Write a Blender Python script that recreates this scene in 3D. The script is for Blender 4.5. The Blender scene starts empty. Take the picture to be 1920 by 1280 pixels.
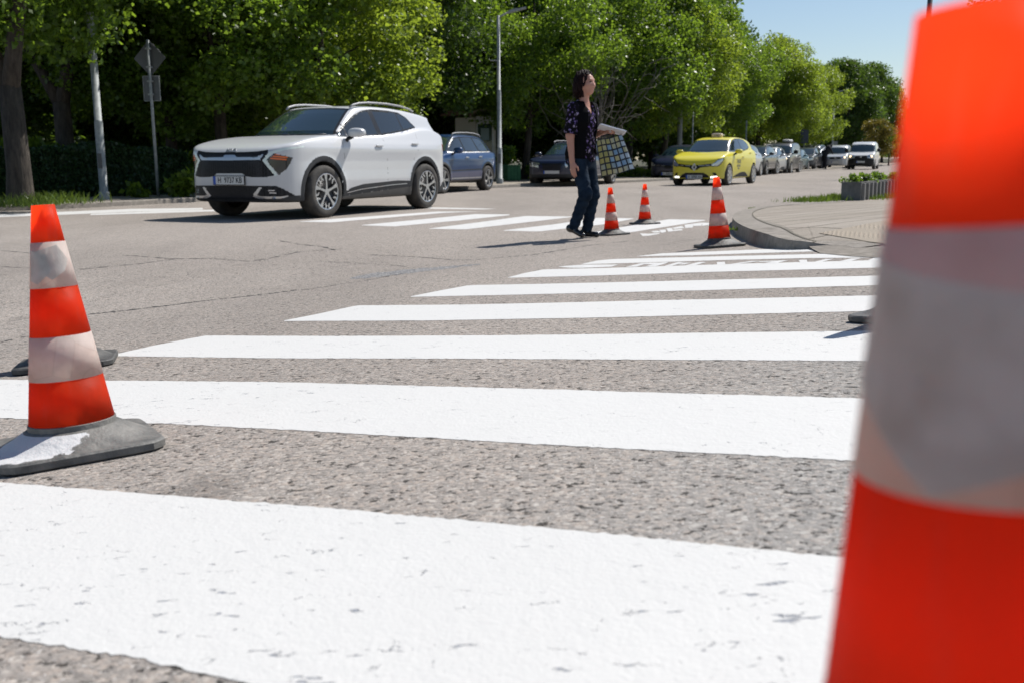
import bpy, math, random
import numpy as np
from mathutils import Vector, Matrix
random.seed(7); rng = np.random.default_rng(7)
S = bpy.context.scene
COL = S.collection
R = math.radians
# ------------------------------------------------------------ camera
EYE = 0.80
F_PX = 1867.0
PITCH = math.atan(340.0 / F_PX)
ROLL = R(-0.40)
cam_d = bpy.data.cameras.new("camera"); cam = bpy.data.objects.new("camera", cam_d); COL.objects.link(cam)
cam_d.sensor_width = 36.0; cam_d.lens = 36.0 * F_PX / 1920.0
cam_d.clip_start = 0.02; cam_d.clip_end = 3000
CM = Matrix.Rotation(math.pi / 2 - PITCH, 4, 'X') @ Matrix.Rotation(ROLL, 4, 'Z')
cam.matrix_world = Matrix.Translation((0, 0, EYE)) @ CM
cam_d.dof.use_dof = True; cam_d.dof.focus_distance = 3.4; cam_d.dof.aperture_fstop = 6.5
S.camera = cam
# ------------------------------------------------------------ light
SUN_EL, SUN_AZ = R(51), math.atan2(0.74, 0.67)          # azimuth clockwise from +Y
w = bpy.data.worlds.new("World"); S.world = w; w.use_nodes = True
nt = w.node_tree; bg = nt.nodes["Background"]
sky = nt.nodes.new("ShaderNodeTexSky"); sky.sky_type = 'NISHITA'; sky.sun_disc = False
sky.sun_elevation = SUN_EL; sky.sun_rotation = SUN_AZ; sky.dust_density = 0.5; sky.air_density = 1.0; sky.ozone_density = 2.6
nt.links.new(sky.outputs[0], bg.inputs[0]); bg.inputs[1].default_value = 0.08
sl = bpy.data.lights.new("sun", 'SUN'); sl.energy = 4.7; sl.angle = R(0.53); sl.color = (1, .962, .905)
so = bpy.data.objects.new("sun", sl); COL.objects.link(so)
sd = Vector((math.sin(SUN_AZ) * math.cos(SUN_EL), math.cos(SUN_AZ) * math.cos(SUN_EL), math.sin(SUN_EL)))
so.rotation_euler = sd.to_track_quat('Z', 'Y').to_euler()
S.view_settings.view_transform = 'Standard'; S.view_settings.look = 'None'; S.view_settings.gamma = 1
S.view_settings.exposure = 0.3
S.render.engine = 'CYCLES'
S.cycles.max_bounces = 12; S.cycles.diffuse_bounces = 7; S.cycles.transmission_bounces = 6; S.cycles.transparent_max_bounces = 8
S.cycles.use_denoising = True
S.cycles.sample_clamp_indirect = 6

# ------------------------------------------------------------ ground shape + pixel picking
def gz(x, y):
    x = np.asarray(x, float); y = np.asarray(y, float)
    xc = np.clip(x, -30, 4.0); yc = np.maximum(y, -4.0)
    zn = 0.355 + 0.066 * xc - 0.040 * yc
    return 0.5 * (zn + np.sqrt(zn * zn + 0.0016))
def gn(x, y):
    e = .05
    n = Vector((-float(gz(x + e, y) - gz(x - e, y)) / (2 * e), -float(gz(x, y + e) - gz(x, y - e)) / (2 * e), 1))
    return n.normalized()
CMn = np.array(CM)[:3, :3]
def rays(P):
    P = np.asarray(P, float).reshape(-1, 2)
    d = np.stack([(P[:, 0] - 960) / F_PX, -(P[:, 1] - 640) / F_PX, -np.ones(len(P))], 1)
    return d @ CMn.T
def on_ground(P, off=0.0):
    """pixel of the 1920x1280 photograph -> point on the road surface (+off)"""
    d = rays(P); lo = np.full(len(d), .2); hi = np.full(len(d), 400.0)
    for _ in range(60):
        t = .5 * (lo + hi)
        below = EYE + d[:, 2] * t < gz(d[:, 0] * t, d[:, 1] * t) + off
        hi = np.where(below, t, hi); lo = np.where(below, lo, t)
    t = hi
    return np.stack([d[:, 0] * t, d[:, 1] * t, EYE + d[:, 2] * t], 1)
def at(px, py, Y):
    d = rays([(px, py)])[0]; t = Y / d[1]
    return np.array([d[0] * t, Y, EYE + d[2] * t])
def project(p):
    q = (np.asarray(p, float) - (0, 0, EYE)) @ CMn
    return 960 - q[0] / q[2] * F_PX, 640 + q[1] / q[2] * F_PX

# ------------------------------------------------------------ object helpers
def tag(o, label=None, cat=None, group=None, kind=None):
    if label: o["label"] = label
    if cat: o["category"] = cat
    if group: o["group"] = group
    if kind: o["kind"] = kind
    return o
def empty(name, loc=(0, 0, 0), rz=0.0):
    o = bpy.data.objects.new(name, None); COL.objects.link(o); o.location = loc; o.rotation_euler = (0, 0, rz)
    o.empty_display_size = .2
    return o
def mesh(name, V, Fc, mats, parent=None, smooth=False, mi=None, uv=None):
    me = bpy.data.meshes.new(name)
    V = np.asarray(V, dtype=np.float32).reshape(-1, 3)
    if isinstance(Fc, np.ndarray) and Fc.ndim == 2:
        n, k = Fc.shape
        me.vertices.add(len(V)); me.vertices.foreach_set("co", V.ravel())
        me.loops.add(n * k); me.loops.foreach_set("vertex_index", Fc.astype(np.int32).ravel())
        me.polygons.add(n); me.polygons.foreach_set("loop_start", np.arange(0, n * k, k, dtype=np.int32))
        me.update(calc_edges=True); me.validate()
    else:
        me.from_pydata(V.tolist(), [], [list(map(int, f)) for f in Fc]); me.update()
    if not isinstance(mats, (list, tuple)): mats = [mats]
    for m in mats: me.materials.append(m)
    if mi is not None: me.polygons.foreach_set("material_index", np.asarray(mi, dtype=np.int32))
    if smooth: me.polygons.foreach_set("use_smooth", np.ones(len(me.polygons), dtype=bool))
    o = bpy.data.objects.new(name, me); COL.objects.link(o)
    if parent is not None: o.parent = parent
    return o
class MB:
    """collects shapes into ONE mesh"""
    def __init__(s): s.V = []; s.F = []; s.n = 0
    def add(s, V, F):
        V = np.asarray(V, float).reshape(-1, 3)
        s.F += [[i + s.n for i in f] for f in F]; s.V.append(V); s.n += len(V); return s
    def box(s, c, d, rz=0.0, M=None):
        x, y, z = [k / 2 for k in d]
        V = np.array([(a, b, e) for a in (-x, x) for b in (-y, y) for e in (-z, z)])
        if rz: V = V @ np.array([[math.cos(rz), math.sin(rz), 0], [-math.sin(rz), math.cos(rz), 0], [0, 0, 1]])
        if M is not None: V = V @ np.array(M.to_3x3()).T
        return s.add(V + np.array(c), [(0, 1, 3, 2), (4, 6, 7, 5), (0, 4, 5, 1), (2, 3, 7, 6), (0, 2, 6, 4), (1, 5, 7, 3)])
    def tube(s, pts, r, n=8, cap=True):
        P = [Vector(p) for p in pts]; m = len(P)
        rr = list(r) if hasattr(r, '__len__') else [r] * m
        up = Vector((0, 0, 1)); V = []; 
        prev = None
        for i in range(m):
            t = (P[min(i + 1, m - 1)] - P[max(i - 1, 0)]).normalized()
            if prev is None:
                a = t.cross(up) if abs(t.dot(up)) < .95 else t.cross(Vector((1, 0, 0)))
            else: a = prev - t * prev.dot(t)
            a.normalize(); prev = a; b = t.cross(a)
            for k in range(n):
                an = 2 * math.pi * k / n
                V.append(P[i] + (a * math.cos(an) + b * math.sin(an)) * rr[i])
        F = [(i * n + k, i * n + (k + 1) % n, (i + 1) * n + (k + 1) % n, (i + 1) * n + k) for i in range(m - 1) for k in range(n)]
        if cap: F += [tuple(range(n - 1, -1, -1)), tuple((m - 1) * n + k for k in range(n))]
        return s.add([tuple(v) for v in V], F)
    def prism(s, poly, z0, z1, M=None):
        n = len(poly); V = [(x, y, z0) for x, y in poly] + [(x, y, z1) for x, y in poly]
        F = [tuple(range(n - 1, -1, -1)), tuple(range(n, 2 * n))] + [(i, (i + 1) % n, n + (i + 1) % n, n + i) for i in range(n)]
        V = np.array(V)
        if M is not None: V = V @ np.array(M.to_3x3()).T + np.array(M.translation)
        return s.add(V, F)
    def lathe(s, prof, n=32, axis='z', c=(0, 0, 0)):
        V = []
        for r, h in prof:
            for k in range(n):
                a = 2 * math.pi * k / n
                p = (r * math.cos(a), r * math.sin(a), h)
                if axis == 'y': p = (p[0], h, p[1])
                V.append(p)
        m = len(prof)
        F = [(i * n + k, i * n + (k + 1) % n, (i + 1) * n + (k + 1) % n, (i + 1) * n + k) for i in range(m - 1) for k in range(n)]
        return s.add(np.array(V) + np.array(c), F)
    def blob(s, c, r, e=1.0, n=12, m=20, M=None):
        """superellipsoid: e=1 ball, e<1 boxy"""
        V = []
        sg = lambda v: math.copysign(abs(v) ** e, v)
        for i in range(n + 1):
            th = math.pi * (i / n - .5)
            for k in range(m):
                ph = 2 * math.pi * k / m
                V.append((r[0] * sg(math.cos(th)) * sg(math.cos(ph)), r[1] * sg(math.cos(th)) * sg(math.sin(ph)), r[2] * sg(math.sin(th))))
        V = np.array(V)
        if M is not None: V = V @ np.array(M.to_3x3()).T
        F = [(i * m + k, i * m + (k + 1) % m, (i + 1) * m + (k + 1) % m, (i + 1) * m + k) for i in range(n) for k in range(m)]
        return s.add(V + np.array(c), F)
    def build(s, name, mat, parent=None, smooth=False):
        return mesh(name, np.concatenate(s.V), s.F, mat, parent, smooth)
def children(o): return [c for c in bpy.data.objects if c.parent == o]
def copy_tree(o, parent=None):
    c = o.copy(); COL.objects.link(c); c.parent = parent
    for ch in kids.get(o.name, []) if o.name in kids else children(o): copy_tree(ch, c)
    return c
kids = {}

# ------------------------------------------------------------ material helpers
class NT:
    def __init__(s, name):
        s.m = bpy.data.materials.new(name); s.m.use_nodes = True; s.t = s.m.node_tree
        s.p = s.t.nodes["Principled BSDF"]; s.out = s.t.nodes["Material Output"]; s._co = None
    def node(s, ty, **kw):
        n = s.t.nodes.new(ty)
        for k, v in kw.items(): setattr(n, k, v)
        return n
    def set(s, n, i, v):
        if hasattr(v, 'links') or isinstance(v, bpy.types.NodeSocket): s.t.links.new(v, n.inputs[i])
        else:
            if isinstance(v, (tuple, list)) and len(v) == 3 and n.inputs[i].type == 'RGBA': v = (*v, 1)
            n.inputs[i].default_value = v
    @property
    def co(s):
        if s._co is None: s._co = s.node("ShaderNodeTexCoord").outputs["Object"]
        return s._co
    def mapc(s, scale=(1, 1, 1), rot=(0, 0, 0), loc=(0, 0, 0)):
        n = s.node("ShaderNodeMapping"); s.set(n, 0, s.co); n.inputs["Scale"].default_value = scale; n.inputs["Rotation"].default_value = rot; n.inputs["Location"].default_value = loc
        return n.outputs[0]
    def noise(s, scale, detail=4, rough=.55, co=None, dist=0.0):
        n = s.node("ShaderNodeTexNoise"); s.set(n, "Vector", co if co is not None else s.co); n.inputs["Scale"].default_value = scale
        n.inputs["Detail"].default_value = detail; n.inputs["Roughness"].default_value = rough; n.inputs["Distortion"].default_value = dist
        return n.outputs["Fac"]
    def voro(s, scale, co=None, feature='F1', rnd=1.0):
        n = s.node("ShaderNodeTexVoronoi", feature=feature); s.set(n, "Vector", co if co is not None else s.co); n.inputs["Scale"].default_value = scale
        n.inputs["Randomness"].default_value = rnd
        return n
    def ramp(s, fac, stops, interp='LINEAR'):
        n = s.node("ShaderNodeValToRGB"); n.color_ramp.interpolation = interp; s.set(n, 0, fac)
        e = n.color_ramp.elements
        while len(e) < len(stops): e.new(.5)
        for el, (p, c) in zip(e, stops):
            el.position = p; el.color = (*c, 1) if isinstance(c, (tuple, list)) else (c, c, c, 1)
        return n.outputs[0]
    def mix(s, f, a, b, mode='MIX'):
        n = s.node("ShaderNodeMix", data_type='RGBA', blend_type=mode)
        s.set(n, 0, f)
        for i, v in ((6, a), (7, b)):
            if isinstance(v, (tuple, list)): v = (*v[:3], 1)
            s.set(n, i, v)
        return n.outputs[2]
    def math(s, op, a, b=0.0, clamp=False):
        n = s.node("ShaderNodeMath", operation=op, use_clamp=clamp); s.set(n, 0, a); s.set(n, 1, b); return n.outputs[0]
    def sep(s, v):
        n = s.node("ShaderNodeSeparateXYZ"); s.set(n, 0, v); return n.outputs
    def bump(s, h, dist=.01, strength=1.0):
        n = s.node("ShaderNodeBump"); s.set(n, "Height", h); n.inputs["Distance"].default_value = dist; n.inputs["Strength"].default_value = strength
        s.t.links.new(n.outputs[0], s.p.inputs["Normal"]); return n
    def base(s, c): s.set(s.p, "Base Color", c); return s
    def props(s, **kw):
        for k, v in kw.items(): s.set(s.p, k.replace('_', ' '), v)
        return s
def simple(name, c, rough=.5, metal=0.0, coat=0.0, spec=.5, var=0.0, vs=6.0, **kw):
    n = NT(name)
    if var: n.base(n.mix(n.noise(vs, 5), [k * (1 - var) for k in c], [min(1, k * (1 + var)) for k in c]))
    else: n.base((*c, 1))
    n.p.inputs["Roughness"].default_value = rough; n.p.inputs["Metallic"].default_value = metal
    n.p.inputs["Coat Weight"].default_value = coat; n.p.inputs["Coat Roughness"].default_value = .03
    n.p.inputs["Specular IOR Level"].default_value = spec
    for k, v in kw.items(): n.set(n.p, k.replace('_', ' '), v)
    return n.m
# ------------------------------------------------------------ road surface
def asphalt():
    n = NT("asphalt")
    v = n.voro(122.0); big = n.noise(.35, 3); mid = n.noise(2.6, 5); fine = n.noise(300, 2)
    stone = n.ramp(n.sep(v.outputs["Color"])[0], [(0, (.11, .105, .10)), (.22, (.27, .26, .245)), (.55, (.352, .333, .31)), (.8, (.46, .385, .325)), (1, (.66, .64, .60))])
    c = n.mix(.55, stone, (.34, .326, .308))
    c = n.mix(n.ramp(mid, [(.3, 0), (.7, .25)]), c, (.26, .25, .24))
    # tone changes: the older pinkish half, wheel tracks, oil
    xyz = n.sep(n.co)
    side = n.math('ADD', n.math('ADD', n.math('MULTIPLY', xyz[0], .55), n.math('MULTIPLY', xyz[1], -.32)), n.math('MULTIPLY', big, 1.2))
    c = n.mix(n.ramp(side, [(0.0, 1), (.5, 0)]), c, n.mix(1.0, c, (1.0, .945, .905), 'MULTIPLY'))
    trk = n.noise(.55, 5, .55, n.mapc((1.0, .28, 1), rot=(0, 0, R(25))))
    c = n.mix(n.ramp(trk, [(.42, 0), (.68, 1)]), c, n.mix(1.0, c, (.80, .80, .80), 'MULTIPLY'))
    oil = n.ramp(n.noise(1.7, 4, .6), [(.66, 0), (.74, .6)]); c = n.mix(oil, c, n.mix(1.0, c, (.55, .55, .55), 'MULTIPLY'))
    c = n.mix(n.ramp(v.outputs["Distance"], [(.6, 0), (.95, .4)]), c, (.13, .12, .11))
    spk = n.ramp(n.noise(210, 2, .5), [(.64, 0), (.70, 1)]); c = n.mix(n.math('MULTIPLY', spk, .6), c, (.72, .70, .68))
    # pits between the stones, their shade painted in as near-black colour
    hn = n.noise(54.0, 6, .58, n.mapc((.9, 1, 1)), .1); hs = n.noise(98.0, 4, .6, n.mapc((.9, 1, 1)))
    far_ = n.ramp(n.noise(2.2, 4), [(.35, .012), (.65, -.012)])
    pm = n.ramp(n.math('ADD', hn, far_), [(.385, 1), (.402, 0)])
    pm = n.math('MAXIMUM', pm, n.math('MULTIPLY', n.ramp(hs, [(.375, 1), (.395, 0)]), .85))
    c = n.mix(n.math('MULTIPLY', pm, .88), c, (.028, .026, .024))
    n.base(c); n.props(Roughness=.92, Specular_IOR_Level=.08)
    h = n.math('ADD', n.math('MULTIPLY', n.math('SUBTRACT', .6, v.outputs["Distance"]), .35), n.math('MULTIPLY', n.ramp(hn, [(.3, 0), (.6, 1)]), 1.5))
    h = n.math('ADD', h, n.math('MULTIPLY', fine, .15))
    n.bump(h, .0022, .8)
    return n.m
ASPH = asphalt()
def paint(name, wear, bright=.60):
    """white road paint; wear 0..1 lets asphalt show through small chips"""
    n = NT(name)
    st = n.mapc((.62, 1.5, 1), rot=(0, 0, R(4)))
    a = n.noise(34, 8, .6, st, .3); b = n.noise(1.1, 3); sp = n.noise(120, 3, .6)
    wn = n.node('ShaderNodeTexNoise'); n.set(wn, 'Vector', n.co); wn.inputs['Scale'].default_value = 13; wn.inputs['Detail'].default_value = 5
    wv = n.node('ShaderNodeVectorMath', operation='SCALE'); n.set(wv, 0, wn.outputs['Color']); wv.inputs['Scale'].default_value = .22
    wa = n.node('ShaderNodeVectorMath', operation='ADD'); n.set(wa, 0, n.mapc((.55, 1.4, 1))); n.set(wa, 1, wv.outputs[0])
    ed = n.voro(5.0, wa.outputs[0], 'DISTANCE_TO_EDGE').outputs["Distance"]
    crack = n.math('MULTIPLY', n.ramp(ed, [(.0, 1), (.008, 0)]), n.ramp(a, [(.55, 0), (.62, 1)]))
    t0 = .712 - .10 * wear
    chip = n.ramp(n.math('ADD', a, n.math('MULTIPLY', n.math('SUBTRACT', b, .5), .30)), [(t0, 0), (t0 + .018, 1)])
    chip = n.math('MULTIPLY', chip, n.ramp(sp, [(.3, .25), (.55, 1)]))
    m = n.math('MAXIMUM', chip, n.math('MULTIPLY', crack, .8))
    c = n.mix(n.noise(7, 4), (bright * .975, bright * .965, bright * .935), (bright * 1.01, bright, bright * .97))
    c = n.mix(n.math('MULTIPLY', n.ramp(n.noise(2.2, 6, .65, n.mapc((1, .45, 1))), [(.50, 0), (.75, 1)]), .10), c, (.40, .40, .39))
    c = n.mix(m, c, (.27, .285, .32))
    n.base(c); n.props(Roughness=.7, Specular_IOR_Level=.2)
    h = n.math('SUBTRACT', n.math('ADD', n.math('MULTIPLY', n.noise(38, 5), .8), n.math('MULTIPLY', n.noise(140, 3), .5)), n.math('MULTIPLY', m, 2.4))
    n.bump(h, .0028, .65)
    return n.m
PAINT_NEW = paint("fresh_white_paint", .28)
PAINT_MID = paint("white_paint", .12, .59)
def paint_old():
    n = NT("worn_white_paint")
    m = n.ramp(n.noise(9, 8, .7), [(.36, 1), (.62, 0)])
    n.base(n.mix(n.math('MULTIPLY', m, .55), (.60, .595, .58), (.42, .41, .40))); n.props(Roughness=.75); return n.m
PAINT_OLD = paint_old()

def axis(lo, hi, segs):
    out = [lo]
    while out[-1] < hi:
        x = out[-1]; step = .12 if -6 < x < 16 else max(.12, min(60, abs(x - 4) * .12))
        out.append(x + step)
    return np.array(out)
def sheet(name, X, Y, off, mat, mask=None):
    GX, GY = np.meshgrid(X, Y); Z = gz(GX, GY) + off
    V = np.stack([GX, GY, Z], -1).reshape(-1, 3)
    nx = len(X); i, j = np.meshgrid(np.arange(nx - 1), np.arange(len(Y) - 1)); a = (j * nx + i).ravel()
    Fq = np.stack([a, a + 1, a + nx + 1, a + nx], 1)
    return mesh(name, V, Fq, mat, smooth=True)
X = np.concatenate([[-700, -400, -200, -100, -60, -40, -25, -16, -12, -9], np.arange(-7, 7, .1), [7.5, 8, 9, 10, 12, 15, 20, 30, 50, 80, 120, 200, 400, 800]])
Y = np.concatenate([[-100, -40, -15, -8, -5], np.arange(-4, 18, .1), [18.5, 19, 20, 22, 24, 27, 30, 35, 40, 50, 60, 80, 100, 150, 250, 400, 700, 1500]])
tag(sheet("road", X, Y, 0, ASPH), kind="structure")

def patch(mb, top, bot, off=.0009, n=60, m=5, jit=.0):
    """strip of marking between two pixel polylines, laid on the ground"""
    def res(P):
        P = np.array(P, float); d = np.r_[0, np.cumsum(np.hypot(*np.diff(P, axis=0).T))]
        t = np.linspace(0, d[-1], n); return np.stack([np.interp(t, d, P[:, 0]), np.interp(t, d, P[:, 1])], 1)
    A, B = res(top), res(bot)
    GA, GB = on_ground(A, off), on_ground(B, off)
    rows = []
    for k in range(m):
        s = k / (m - 1); P = GA * (1 - s) + GB * s
        if jit and k in (0, m - 1): P[:, 1] += rng.normal(0, jit, n)
        P[:, 2] = gz(P[:, 0], P[:, 1]) + off; rows.append(P)
    V = np.concatenate(rows)
    mb.add(V, [(r * n + i, (r + 1) * n + i, (r + 1) * n + i + 1, r * n + i + 1) for r in range(m - 1) for i in range(n - 1)])
near = [
    ([(-700, 872), (0, 903), (640, 953), (1120, 997), (1585, 1045), (2300, 1125)], [(-700, 1110), (0, 1193), (250, 1232), (470, 1281), (1100, 1440), (2300, 1800)]),
    ([(-500, 706), (0, 711), (500, 715), (960, 727), (1300, 737), (1622, 746), (2300, 772)], [(-500, 768), (0, 783), (300, 793), (560, 806), (960, 829), (1300, 847), (1610, 863), (2300, 905)]),
    ([(205, 666), (290, 647), (385, 629), (640, 630), (1000, 628), (1300, 624), (1640, 620), (2200, 612)], [(205, 667), (500, 671), (900, 672), (1628, 676), (2200, 682)]),
    ([(533, 601), (600, 588), (668, 573), (900, 571), (1200, 564), (1645, 554), (2200, 544)], [(533, 602), (800, 601), (1100, 596), (1640, 583), (2200, 571)]),
    ([(770, 556), (820, 546), (880, 535), (1000, 533), (1300, 526), (1650, 517), (2200, 502)], [(770, 557), (960, 553), (1300, 545), (1650, 535), (2200, 519)]),
    ([(952, 520.5), (985, 512), (1020, 505.5), (1150, 502.5), (1400, 494.5), (1655, 488), (2100, 476)], [(952, 521), (1090, 518), (1340, 510), (1655, 502), (2100, 489)]),
    ([(1090, 495.5), (1120, 489), (1150, 486.2), (1330, 481.5), (1500, 477.5), (1660, 473.5), (2000, 466)], [(1090, 496), (1200, 493), (1340, 488.5), (1500, 484.5), (1660, 483), (2000, 474)]),
    ([(1195, 480.6), (1240, 475.5), (1330, 472), (1440, 467.5), (1530, 463), (1570, 464), (1604, 468.4)], [(1195, 481), (1300, 479), (1400, 475.5), (1500, 472.5), (1560, 470.5), (1604, 468.6)]),
]
mb = MB()
for k, (t, b) in enumerate(near[:3]): patch(mb, t, b, n=260 if k < 3 else 90, m=7, jit=.0022)
tag(mb.build("crosswalk_marking", PAINT_NEW, smooth=True), kind="structure")
mb = MB()
for t, b in near[3:]: patch(mb, t, b, n=120, m=5, jit=.002)
tag(mb.build("crosswalk_marking", PAINT_MID, smooth=True), kind="structure")
# crossing over the main road
far = [
    ([(562, 415.5), (820, 397.2), (900, 397)], [(562, 416), (620, 417.5), (840, 399)]),
    ([(678, 422.5), (800, 411), (890, 402), (955, 402.5)], [(678, 423), (740, 425), (860, 414), (955, 404)]),
    ([(805, 429), (900, 417), (985, 405.5), (1072, 406.5)], [(805, 429.6), (873, 430.5), (990, 417), (1072, 407.5)]),
    ([(945, 432.3), (1040, 421), (1120, 409), (1187, 410)], [(945, 433), (1010, 434.5), (1130, 421.5), (1187, 411)]),
    ([(1085, 441), (1180, 424), (1255, 411.6), (1322, 413)], [(1085, 441.6), (1150, 441), (1240, 427), (1322, 414)]),
    ([(640, 385.5), (760, 388), (930, 392)], [(630, 388), (750, 391), (905, 393.2)]),
]
mb = MB()
for t, b in far: patch(mb, t, b, n=40, m=4, jit=.003)
def pq(q, o=(0, 0), s=1.0):
    return [(o[0] + x / s, o[1] + y / s) for x, y in q]
for t, b in [([(-300, 411), (0, 403), (110, 398), (250, 392), (380, 390.5)], [(-300, 416), (0, 407.5), (110, 403.5), (250, 397.5), (380, 393.5)]),
             ([(170, 401.5), (300, 396), (430, 393)], [(170, 404), (300, 400), (430, 396)])]:
    patch(mb, t, b, n=40, m=3)
tag(mb.build("far_crosswalk_marking", PAINT_OLD, smooth=True), kind="structure")
# faded lettering painted between the stripes, read from the other side
mb = MB()
A = ((1020, 470), 6.0); B = ((1320, 465), 5.647); Cc = ((1180, 400), 12.0)
for (o, s), t, b in [
    (A, [(170, 180), (300, 170), (440, 160), (840, 158)], [(170, 184), (300, 196), (440, 196), (760, 182)]),
    (A, [(1090, 143), (1180, 139)], [(920, 186), (1040, 182)]), (A, [(1180, 139), (1330, 136)], [(1120, 156), (1220, 158)]),
    (A, [(1320, 135), (1410, 133)], [(1130, 181), (1260, 178)]),
    (A, [(1500, 132), (1590, 130)], [(1350, 176), (1440, 173)]), (A, [(1590, 138), (1650, 138)], [(1500, 158), (1580, 158)]),
    (A, [(1740, 131), (1830, 129)], [(1580, 171), (1690, 169)]),
    (B, [(135, 152), (220, 148)], [(140, 182), (225, 180)]), (B, [(500, 140), (600, 138)], [(220, 181), (290, 180)]),
    (B, [(790, 134), (890, 132)], [(600, 170), (750, 166)]), (B, [(600, 142), (790, 136)], [(560, 152), (740, 146)]),
    (B, [(1000, 129), (1090, 127)], [(1025, 160), (1095, 156)]), (B, [(1290, 119), (1370, 117)], [(1130, 158), (1230, 152)]),
    (B, [(1560, 113), (1660, 112)], [(1400, 150), (1540, 144)]), (B, [(1800, 106), (1900, 104)], [(1730, 137), (1850, 134)]),
    (Cc, [(235, 455), (420, 465), (680, 450)], [(300, 515), (420, 512), (680, 468)]),
    (Cc, [(490, 410), (640, 395)], [(560, 440), (720, 430)]), (Cc, [(670, 378), (820, 370)], [(730, 445), (820, 425)]),
    (Cc, [(830, 345), (950, 335)], [(880, 420), (1000, 405)]), (Cc, [(960, 335), (1180, 290)], [(1020, 355), (1240, 335)]),
    (Cc, [(980, 375), (1180, 355)], [(1010, 405), (1200, 385)]), (Cc, [(1240, 265), (1440, 240)], [(1260, 335), (1430, 325)]),
    (Cc, [(1440, 235), (1640, 215)], [(1440, 290), (1620, 285)]), (Cc, [(1640, 215), (1850, 225)], [(1640, 290), (1850, 260)])]:
    patch(mb, pq(t, o, s), pq(b, o, s), n=8, m=3, off=.0012)
tag(mb.build("faded_road_lettering", PAINT_OLD), kind="structure")
# tar-dark cracks
mb = MB()
def crack(P, w=.012):
    P = np.array(P, float); d = np.r_[0, np.cumsum(np.hypot(*np.diff(P, axis=0).T))]
    n = max(12, int(d[-1] / 4)); t = np.linspace(0, d[-1], n)
    Q = np.stack([np.interp(t, d, P[:, 0]), np.interp(t, d, P[:, 1]) + np.cumsum(rng.normal(0, .25, n)) * .5], 1)
    G = on_ground(Q, .001); T = np.gradient(G, axis=0); T /= np.linalg.norm(T, axis=1)[:, None]
    N = np.stack([-T[:, 1], T[:, 0], 0 * T[:, 0]], 1); ww = w * 1.3 * np.clip(rng.normal(.55, .55, n), .05, 2.2)[:, None]
    mb.add(np.concatenate([G + N * ww, G - N * ww]), [(i, i + 1, n + i + 1, n + i) for i in range(n - 1)])
crack([(165, 590), (260, 580), (380, 565), (470, 556), (560, 545)], .014)
crack([(560, 545), (660, 530), (760, 512)], .006)
crack([(150, 505), (250, 497), (330, 486), (400, 485), (470, 492), (505, 486), (560, 474), (640, 468)], .013)
crack([(230, 479), (300, 484), (330, 486)], .014)
crack([(525, 452), (560, 458), (600, 462), (627, 469)], .013)
crack([(0, 470), (60, 475), (130, 478)], .01); crack([(0, 500), (60, 503)], .01)
crack([(690, 478), (790, 482), (850, 488), (890, 488), (1000, 478), (1090, 462), (1180, 451)], .010)
crack([(600, 490), (700, 497), (760, 502)], .008)
crack([(0, 642), (40, 632), (100, 626)], .008)
tag(mb.build("road_crack", simple("crack_dark", (.03, .027, .025), .95)), kind="structure")
# rough patch where the new asphalt starts
mb = MB()
patch(mb, [(655, 521.5), (700, 512), (760, 506), (830, 500), (900, 495)], [(660, 523), (700, 521), (760, 514), (830, 505), (900, 496.5)], n=60, m=5, off=.0008, jit=.03)
def rough_patch():
    n = NT("rough_asphalt"); v = n.voro(60)
    n.base(n.mix(n.ramp(n.noise(30, 6), [(.4, 0), (.6, 1)]), (.15, .15, .155), (.29, .28, .27))); n.props(Roughness=.95); n.bump(v.outputs["Distance"], .012, 1.0); return n.m
tag(mb.build("asphalt_seam", rough_patch(), smooth=True), kind="structure")

# ------------------------------------------------------------ right-hand pavement corner
def slabs():
    n = NT("paving_slabs"); br = n.node("ShaderNodeTexBrick", offset=.0, squash=1.0)
    n.set(br, "Vector", n.mapc((1, 1, 1), rot=(0, 0, R(-36))))
    for k, v in (("Scale", 1.0), ("Mortar Size", .014), ("Mortar Smooth", .2), ("Brick Width", 1.0), ("Row Height", .42)): br.inputs[k].default_value = v
    br.inputs["Color1"].default_value = (.36, .32, .27, 1); br.inputs["Color2"].default_value = (.42, .375, .325, 1); br.inputs["Mortar"].default_value = (.05, .045, .03, 1)
    c = n.mix(n.ramp(n.noise(3, 6), [(.3, 0), (.7, .4)]), br.outputs["Color"], (.26, .235, .205)); c = n.mix(n.math('MULTIPLY', n.ramp(n.noise(1.2, 6, .65), [(.35, 0), (.7, 1)]), .5), n.mix(n.math('MULTIPLY', n.noise(90, 3), .35), c, (.2, .18, .16)), (.20, .17, .135))
    n.base(c); n.props(Roughness=.9, Specular_IOR_Level=.1); n.bump(n.math('SUBTRACT', n.noise(60, 4), br.outputs["Fac"]), .006); return n.m
def concrete(name, c1, c2, sc=4):
    n = NT(name); n.base(n.mix(n.ramp(n.noise(sc, 8, .65), [(.3, 0), (.7, 1)]), c1, c2)); n.props(Roughness=.92, Specular_IOR_Level=.1); n.bump(n.noise(50, 5), .006); return n.m
KERB = concrete("kerb_concrete", (.19, .172, .15), (.33, .30, .265), 13)
VERGE = concrete("far_pavement", (.27, .24, .20), (.36, .32, .27), 1.2)
SLAB = slabs()
H = .10
top_px = [(1610, 466, 0), (1560, 461.5, .012), (1520, 456, .04), (1470, 447, .075), (1425, 437, .095), (1390, 424, H), (1373, 412, H), (1375, 402, H), (1388, 396, H), (1410, 391, H), (1445, 386.5, H), (1490, 384, H), (1540, 380, H), (1580, 375, H), (1620, 372, H), (1700, 366, H), (1860, 356, H), (2150, 348, H)]
outer = np.array([on_ground([(a, b)], h)[0] for a, b, h in top_px]); hh = np.array([h for *_, h in top_px])
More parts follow.
